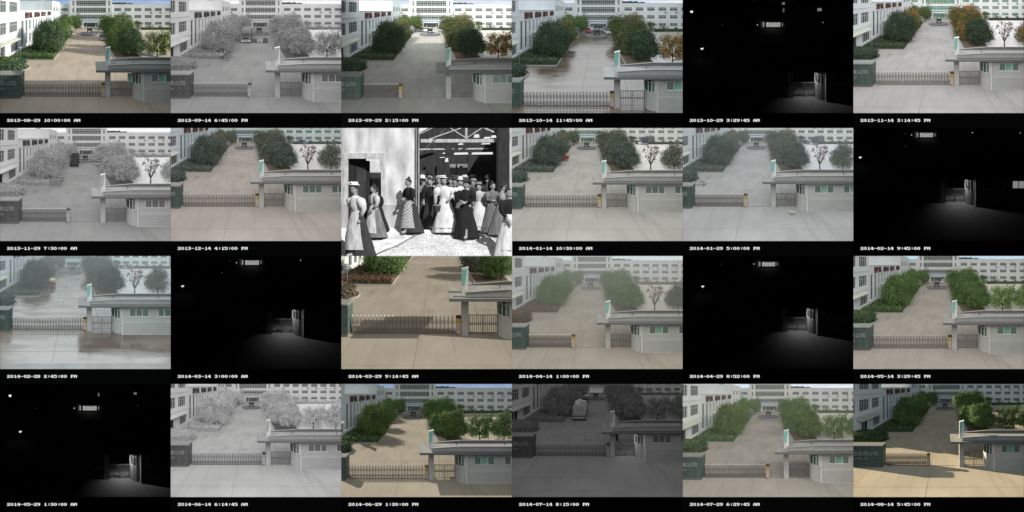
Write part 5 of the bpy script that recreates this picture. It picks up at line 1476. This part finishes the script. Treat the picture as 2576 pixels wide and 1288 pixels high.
# ------------------------------------------------------------------ the black-and-white compartment: a crowd leaving a shed
def fdepth(v): return (1288 - v) / 288 * 520
def build_film(cell):
    def struct(name, g, mat, smooth=False):
        pr = Proto(name, g.v[0], site=False); pr.part(name, g, mat, smooth=smooth); return place(cell, pr, None, None, kind='structure')
    # ground: pale pavement on the left, cobbles on the right, floor of the shed behind
    g = G()
    for a in range(0, 1717, 101):
        g.quad((a, -20, -1299), (a + 101, -20, -1299), (a + 101, 520, -1000), (a, 520, -1000))
    struct('ground', g, 'film_ground')
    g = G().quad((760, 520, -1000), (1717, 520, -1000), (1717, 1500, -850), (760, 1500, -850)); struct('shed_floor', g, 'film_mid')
    rnd = random.Random(12); g = G()
    for k in range(26):
        v = 1062 + k * 9.2; dp = fdepth(v)
        u = 340 + max(0, (1290 - v)) * 1.9 + rnd.uniform(0, 30)
        while u < 1710:
            w = rnd.uniform(26, 46)
            g.box(u, u + w - 7, dp - 8, dp + 6, -v - 6, -v + rnd.uniform(1.0, 4.5)); u += w
    pr = Proto('cobbles', (900, 100, -1200), site=False); pr.part('cobbles', g, 'film_cobble'); o = place(cell, pr, None, None, kind='stuff')
    g = G(); pts = [(330, 1286), (420, 1240), (560, 1190), (660, 1130), (760, 1075)]
    for (a, va), (b, vb) in zip(pts, pts[1:]):
        g.add([(a, fdepth(va), -va + 12), (b, fdepth(vb), -vb + 12), (b + 14, fdepth(vb) - 10, -vb - 8), (a + 14, fdepth(va) - 10, -va - 8)], [(0, 1, 2, 3)])
    struct('kerb', g, 'film_mid')
    # wall with its small door, and the big opening
    pr = Proto('shed', (780, 520, -1000), site=False)
    g = G(); wall_front(g, 0, 748, -1010, 6, 520, 60, [(70, 396, -1000, -310)]); pr.part('plaster_wall', g, 'film_wall')
    g = G(); wall_front(g, 0, 748, -1012, -772, 508, 11, [(70, 396, -1000, -700)]); pr.part('dado', g, 'film_dado')
    pr.part('plinth_course', G().box(0, 60, 497, 507, -1055, -1012).box(400, 748, 497, 507, -1040, -1012), 'film_grey')
    pr.part('door_surround', G().box(18, 66, 512, 519, -1000, -252).box(400, 446, 512, 519, -1000, -252).box(66, 400, 512, 519, -308, -252), 'film_light')
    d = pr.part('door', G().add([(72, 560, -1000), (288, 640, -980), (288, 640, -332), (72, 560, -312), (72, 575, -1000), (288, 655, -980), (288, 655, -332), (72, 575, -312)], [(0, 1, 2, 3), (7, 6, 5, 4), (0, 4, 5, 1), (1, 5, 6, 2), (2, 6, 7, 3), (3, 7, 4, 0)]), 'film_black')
    pr.part('door_panel', G().add([(150, 583, -760), (250, 620, -755), (250, 620, -390), (150, 583, -380)], [(0, 1, 2, 3)]), 'film_dark', d)
    pr.part('yard_wall', G().box(300, 420, 900, 920, -1000, -508), 'film_mid'); pr.part('far_wall', G().box(250, 460, 1000, 1010, -507, 0), 'film_white')
    pr.part('post', G().box(749, 786, 500, 570, -1005, 6), 'film_grey'); pr.part('post_edge', G().box(764, 772, 494, 499, -1005, 6), 'film_dark')
    pr.part('post', G().box(1692, 1717, 500, 570, -1005, 6), 'film_light')
    pr.part('back_wall', G().box(780, 1717, 1500, 1520, -870, 6), 'film_dark')  # dark colour carries the shade inside the shed
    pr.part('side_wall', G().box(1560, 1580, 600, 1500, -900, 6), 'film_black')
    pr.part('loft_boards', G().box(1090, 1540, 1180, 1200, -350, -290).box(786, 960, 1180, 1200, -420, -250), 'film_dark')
    pr.part('pale_partition', G().box(1090, 1270, 1300, 1320, -480, -362), 'film_grey')
    pr.part('partition_post', G().box(1158, 1166, 1290, 1299, -480, -362).box(940, 962, 1000, 1020, -560, -220).box(1275, 1305, 1170, 1179, -560, -250), 'film_dark')
    # roof timbers
    def beam(a, b, w, y, m='film_beam'):
        (ua, va), (ub, vb) = a, b; L = math.hypot(ub - ua, vb - va); nx, nz = -(vb - va) / L * w / 2, (ub - ua) / L * w / 2
        g = G().prism_y([(ua - nx, -(va) + -nz), (ub - nx, -(vb) - nz), (ub + nx, -vb + nz), (ua + nx, -va + nz)], y, y + 30); pr.part('roof_timber', g, m)
    beam((800, 128), (1560, 128), 34, 640); beam((1257, 0), (1257, 112), 22, 636)
    beam((1085, -10), (1250, 98), 24, 636); beam((1264, 98), (1430, -12), 24, 636); beam((790, 255), (1065, -10), 40, 600)
    beam((1420, -10), (1580, 60), 22, 660); beam((786, 214), (1480, 207), 14, 800); beam((786, 60), (930, -8), 12, 900); beam((820, 135), (1230, -10), 12, 980)
    for a, b, c_, d_ in ((1015, 1045, 246, 262), (1130, 1278, 245, 270), (1308, 1526, 243, 268), (988, 1042, 291, 302), (1082, 1526, 291, 298), (1040, 1078, 300, 344), (1172, 1228, 152, 172), (1405, 1500, 150, 166), (1330, 1390, 62, 100), (1430, 1500, 88, 110), (1500, 1560, 72, 102)):
        pr.part('skylight_gap', G().add([(a, 1490, -d_), (b, 1490, -d_ + 4), (b - 6, 1490, -c_), (a + 10, 1490, -c_ - 3)], [(0, 1, 2, 3)]), emis((1, 1, 1), .85))
    pr.part('skylight_gap', G().add([(786, 1490, -60), (800, 1490, -40), (890, 1490, 6), (786, 1490, 6)], [(0, 1, 2, 3)]), emis((1, 1, 1), .9))
    place(cell, pr, 'plastered timber-roofed shed with dark open doorway, black-and-white panel', 'building')
    # people
    Bl, Dk, Md, Gy, Lt, Wh = 'film_black', 'film_dark', 'film_mid', 'film_grey', 'film_light', 'film_white'
    left = math.pi / 2; right = -math.pi / 2
    up = [((-.24, -.05, 1.08), (-.05, -.2, 1.02)), ((.24, -.05, 1.08), (.05, -.2, 1.0))]
    basket = [((-.26, .0, 1.07), (-.30, -.10, .80)), ((.25, -.05, 1.10), (.12, -.2, 1.0))]
    folk = [  # u, base v, head v, spec, label
        (165, 1300, 560, dict(face=1.0, skirt=Dk, top=Wh, apron=Lt, hat=('straw', Wh), puff=1.45, step=.2), 'woman in flowered straw hat and pale apron at far left'),
        (335, 1112, 575, dict(face=1.15, skirt=Md, top=Lt, apron=Lt, step=.2, lean=.08), 'bareheaded woman in pale blouse and grey skirt before the small door'),
        (695, 1062, 505, dict(face=1.0, skirt=Dk, top=Bl, apron='plaid', step=.22, lean=.15, puff=1.1, topname='shawl', arms=up), 'woman in dark shawl and checked apron walking left along the wall'),
        (905, 1010, 505, dict(face=.2, skirt=Dk, top=Bl, puff=1.4), 'woman in plain black dress behind the pale-dressed one'),
        (1045, 1062, 490, dict(face=-.1, skirt=Wh, top=Wh, apron=Wh, hat=('straw', Wh), puff=1.5, arms=basket), 'woman in white dress and flowered hat holding a basket'),
        (1250, 1118, 520, dict(face=.3, skirt=Bl, top=Bl, hat=('round', Dk), puff=1.5, arms=up, sweep=1.5), 'woman in long black dress at the middle of the crowd'),
        (1395, 1040, 555, dict(face=.25, skirt=Wh, top=Lt, apron=Wh, hat=('straw', Gy), puff=1.6), 'girl in pale apron and trimmed hat'),
        (1520, 1062, 545, dict(face=-.6, skirt=Md, top=Md, puff=1.5, arms=up, apron=Md), 'bareheaded woman in grey dress right of the girl'),
        (1600, 1085, 555, dict(face=right, skirt=Md, top=Gy, puff=1.5, arms=up), 'woman in grey blouse with folded arms facing right'),
        (1690, 1300, 600, dict(face=-.7, skirt=Wh, top=Bl, apron=Wh, puff=1.3, topname='shawl'), 'woman in black shawl and white skirt at the far right edge'),
        (372, 1040, 600, dict(face=2.2, skirt=Bl, top=Bl), 'dark figure standing in the small doorway'),
        (845, 990, 490, dict(face=2.6, skirt=None, trousers=Dk, top=Md, hat=('round', Lt), bun=False, puff=1.1, topname='jacket'), 'man in a pale round hat seen from behind at the opening'),
        (808, 985, 455, dict(face=2.9, skirt=None, trousers=Dk, top=Dk, hat=('round', Dk), bun=False, puff=1.1, topname='jacket'), 'man in a dark hat beside the opening post'),
        (1130, 1000, 500, dict(face=.1, skirt=Dk, top=Dk, hat=('round', Dk)), 'dark-hatted woman just behind the white dress'),
        (1200, 1010, 505, dict(face=-.3, skirt=Md, top=Wh, hat=('round', Lt)), 'woman in white blouse left of the black dress'),
        (905, 960, 450, dict(face=.4, skirt=None, trousers=Bl, top=Bl, hat=('round', Bl), bun=False, topname='jacket', puff=1.1), 'man in a black hat at the back of the opening'),
        (985, 965, 490, dict(face=.2, skirt=Md, top=Gy, hat=('straw', Lt)), 'woman in a pale hat deep in the shed, left'),
        (1325, 975, 520, dict(face=.3, skirt=Dk, top=Dk, hat=('straw', Gy)), 'woman in a trimmed grey hat deep in the shed'),
        (1470, 965, 490, dict(face=-.3, skirt=None, trousers=Bl, top=Dk, hat=('round', Dk), bun=False, topname='jacket', puff=1.1), 'man in a dark hat deep in the shed, right'),
        (1250, 955, 485, dict(face=0, skirt=Dk, top=Md, hat=('straw', Wh)), 'woman in a white hat deep in the shed, middle'),
    ]
    rr = random.Random(21)
    for k in range(12):
        u = 800 + k * 62 + rr.uniform(-14, 14); hat = rr.choice([('straw', Wh), ('round', Dk), ('round', Lt), ('straw', Gy), None])
        folk.append((u, 925 + rr.uniform(-12, 12), 500 + rr.uniform(-18, 14), dict(face=rr.uniform(-.8, .8), skirt=rr.choice([Dk, Md]), top=rr.choice([Dk, Md, Lt, Gy]), hat=hat, puff=1.3),
                     '%s person in the back row of the dark shed' % ('first second third fourth fifth sixth seventh eighth ninth tenth eleventh twelfth'.split()[k] + ' from the left')))
    for u, bv, hv, spec, label in folk:
        pr_ = random.Random(int(u * 7 + bv))
        spec.setdefault('lean', pr_.uniform(0.02, 0.16)); spec.setdefault('step', pr_.uniform(.08, .24)); spec.setdefault('sweep', pr_.uniform(.4, 1.8)); spec.setdefault('roll', pr_.uniform(-.07, .07))
        if 'arms' not in spec:
            a, b = pr_.uniform(-.16, .14), pr_.uniform(-.16, .14)
            spec['arms'] = [((-.25, .02 + a * .4, 1.06), (-.21, -.08 + a, .82 + abs(a) * .5)), ((.25, .02 + b * .4, 1.06), (.20, -.08 + b, .82 + abs(b) * .6))]
        spec.setdefault('hair', 'film_dark'); spec['skin'] = 'film_skin'; spec['film'] = True
        sc = (bv - hv) / 1.62; dp = fdepth(bv) if bv >= 1000 else 520 + (1000 - bv) / 150 * 980
        pr = Proto('person', (u, dp, -bv), site=False)
        for nm, g, mt in person_geoms(spec):
            pr.part(nm, g.xform(lambda p: (u + p[0] * sc, dp + p[1] * sc * 0.55, -bv + p[2] * sc)), mt, smooth=nm not in ('eyes_and_mouth',))
        place(cell, pr, label + ', black-and-white panel', 'person', 'people leaving the shed')
    pr = Proto('basket', (960, 330, -845), site=False)
    pr.part('bowl', G().rings([(-845, 30, 22, 0, 0), (-800, 40, 30, 0, 0), (-785, 41, 31, 0, 0)], 14, 960, 330), 'film_dark'); pr.part('lid', G().rings([(-785, 42, 32, 0, 0), (-772, 40, 30, 0, 0), (-768, 10, 8, 0, 0)], 14, 960, 330), 'film_mid')
    place(cell, pr, 'dark lidded basket held by the woman in white, black-and-white panel', 'basket')
    light_sun(cell, 'sun', (-0.42, 0.62, -0.66), 4.1, (1, 1, 1), 0.6); light_sun(cell, 'sky_light', DOWN, 0.9, (1, 1, 1), 150)

# ------------------------------------------------------------------ display case: shelves with the caption under every view
GLYPH = {'0': '386CC6C6C66C38', '1': '1838181818187E', '2': '7CC6061C70C6FE', '3': 'FE0C183C06C67C', '4': '1C3C6CCCFE0C1E', '5': 'FEC0FC0606C67C', '6': '3C60C0FCC6C67C',
         '7': 'FEC60C18303030', '8': '7CC6C67CC6C67C', '9': '7CC6C67E060C78', '-': '000000FE000000', ':': '00181800181800', 'A': '386CC6C6FEC6C6', 'M': 'C6EEFED6C6C6C6', 'P': 'FC66667C6060F0', ' ': '00' * 7}
def caption(cell):
    pr = Proto('caption_strip', (72, -5, -1225), site=False)
    pr.part('shelf', G().box(0, PW, 0, DP, -1288, -PH), 'dark_board')
    g = G(); cw, rh = 33.6 / 8, 28 / 7
    for i, ch in enumerate(cell.cfg['date']):
        rows = GLYPH[ch]
        for r in range(7):
            bits = int(rows[2 * r:2 * r + 2], 16); mask = [bool(bits & (128 >> b)) for b in range(8)]
            for a, b in runs(mask):
                u0, u1 = 72 + i * 33.6 + a * cw, 72 + i * 33.6 + b * cw; v0 = 1197 + r * rh
                g.box(u0, u1, -6, -0.5, -(v0 + rh), -v0)
    pr.part('lettering', g, emis((1, 1, 1), 0.92))
    s, tx, ty, rect = cell.s, cell.tx, cell.ty, cell.rect
    cell.s, cell.tx, cell.ty, cell.rect = 1.0, 0.0, 0.0, (-10, 1800, -1400, 10)
    place(cell, pr, 'black caption strip with white date and time %s' % cell.cfg['date'], 'caption', 'caption strips')
    cell.s, cell.tx, cell.ty, cell.rect = s, tx, ty, rect
_m2 = Cell.mat
def _mat2(s, key):
    if key == 'dark_board': return matte((0.002, 0.002, 0.002), 0.1, 0.05, 0.95, spec=0.0)
    return _m2(s, key)
Cell.mat = _mat2

def display_case():
    root = bpy.data.objects.new('display_case', None); ROOT.objects.link(root)
    root['label'] = 'black display case holding all twenty-four dated views'; root['category'] = 'display case'
    m = matte((0.002, 0.002, 0.002), 0.1, 0.05, 0.95, spec=0.0)
    def board(name, g):
        me = bpy.data.meshes.new(name); me.from_pydata(g.v, [], g.f); me.materials.append(m)
        o = bpy.data.objects.new(name, me); o.parent = root; ROOT.objects.link(o)
    for c in range(7):  # thin unseen boards added to stop light spilling between compartments
        x = c * CELL_W + (-0.012 if c == 0 else 0.012 if c == 6 else 0)
        board('light_baffle', G().box(x - 0.0015, x + 0.0015, 0.02, 8.3, -12.0, 0.0))
    board('back_board', G().box(-0.02, 24.02, 8.31, 8.4, -12.02, 0.02))
display_case()

import sys, time
_t0 = time.time()
for idx, cfg in enumerate(CFG):
    cell = Cell(idx, cfg)
    if cfg['mode'] == 'film': build_film(cell)
    else:
        build_day(cell); caption(cell)
print('objects', len(bpy.data.objects), 'build', round(time.time() - _t0, 1))
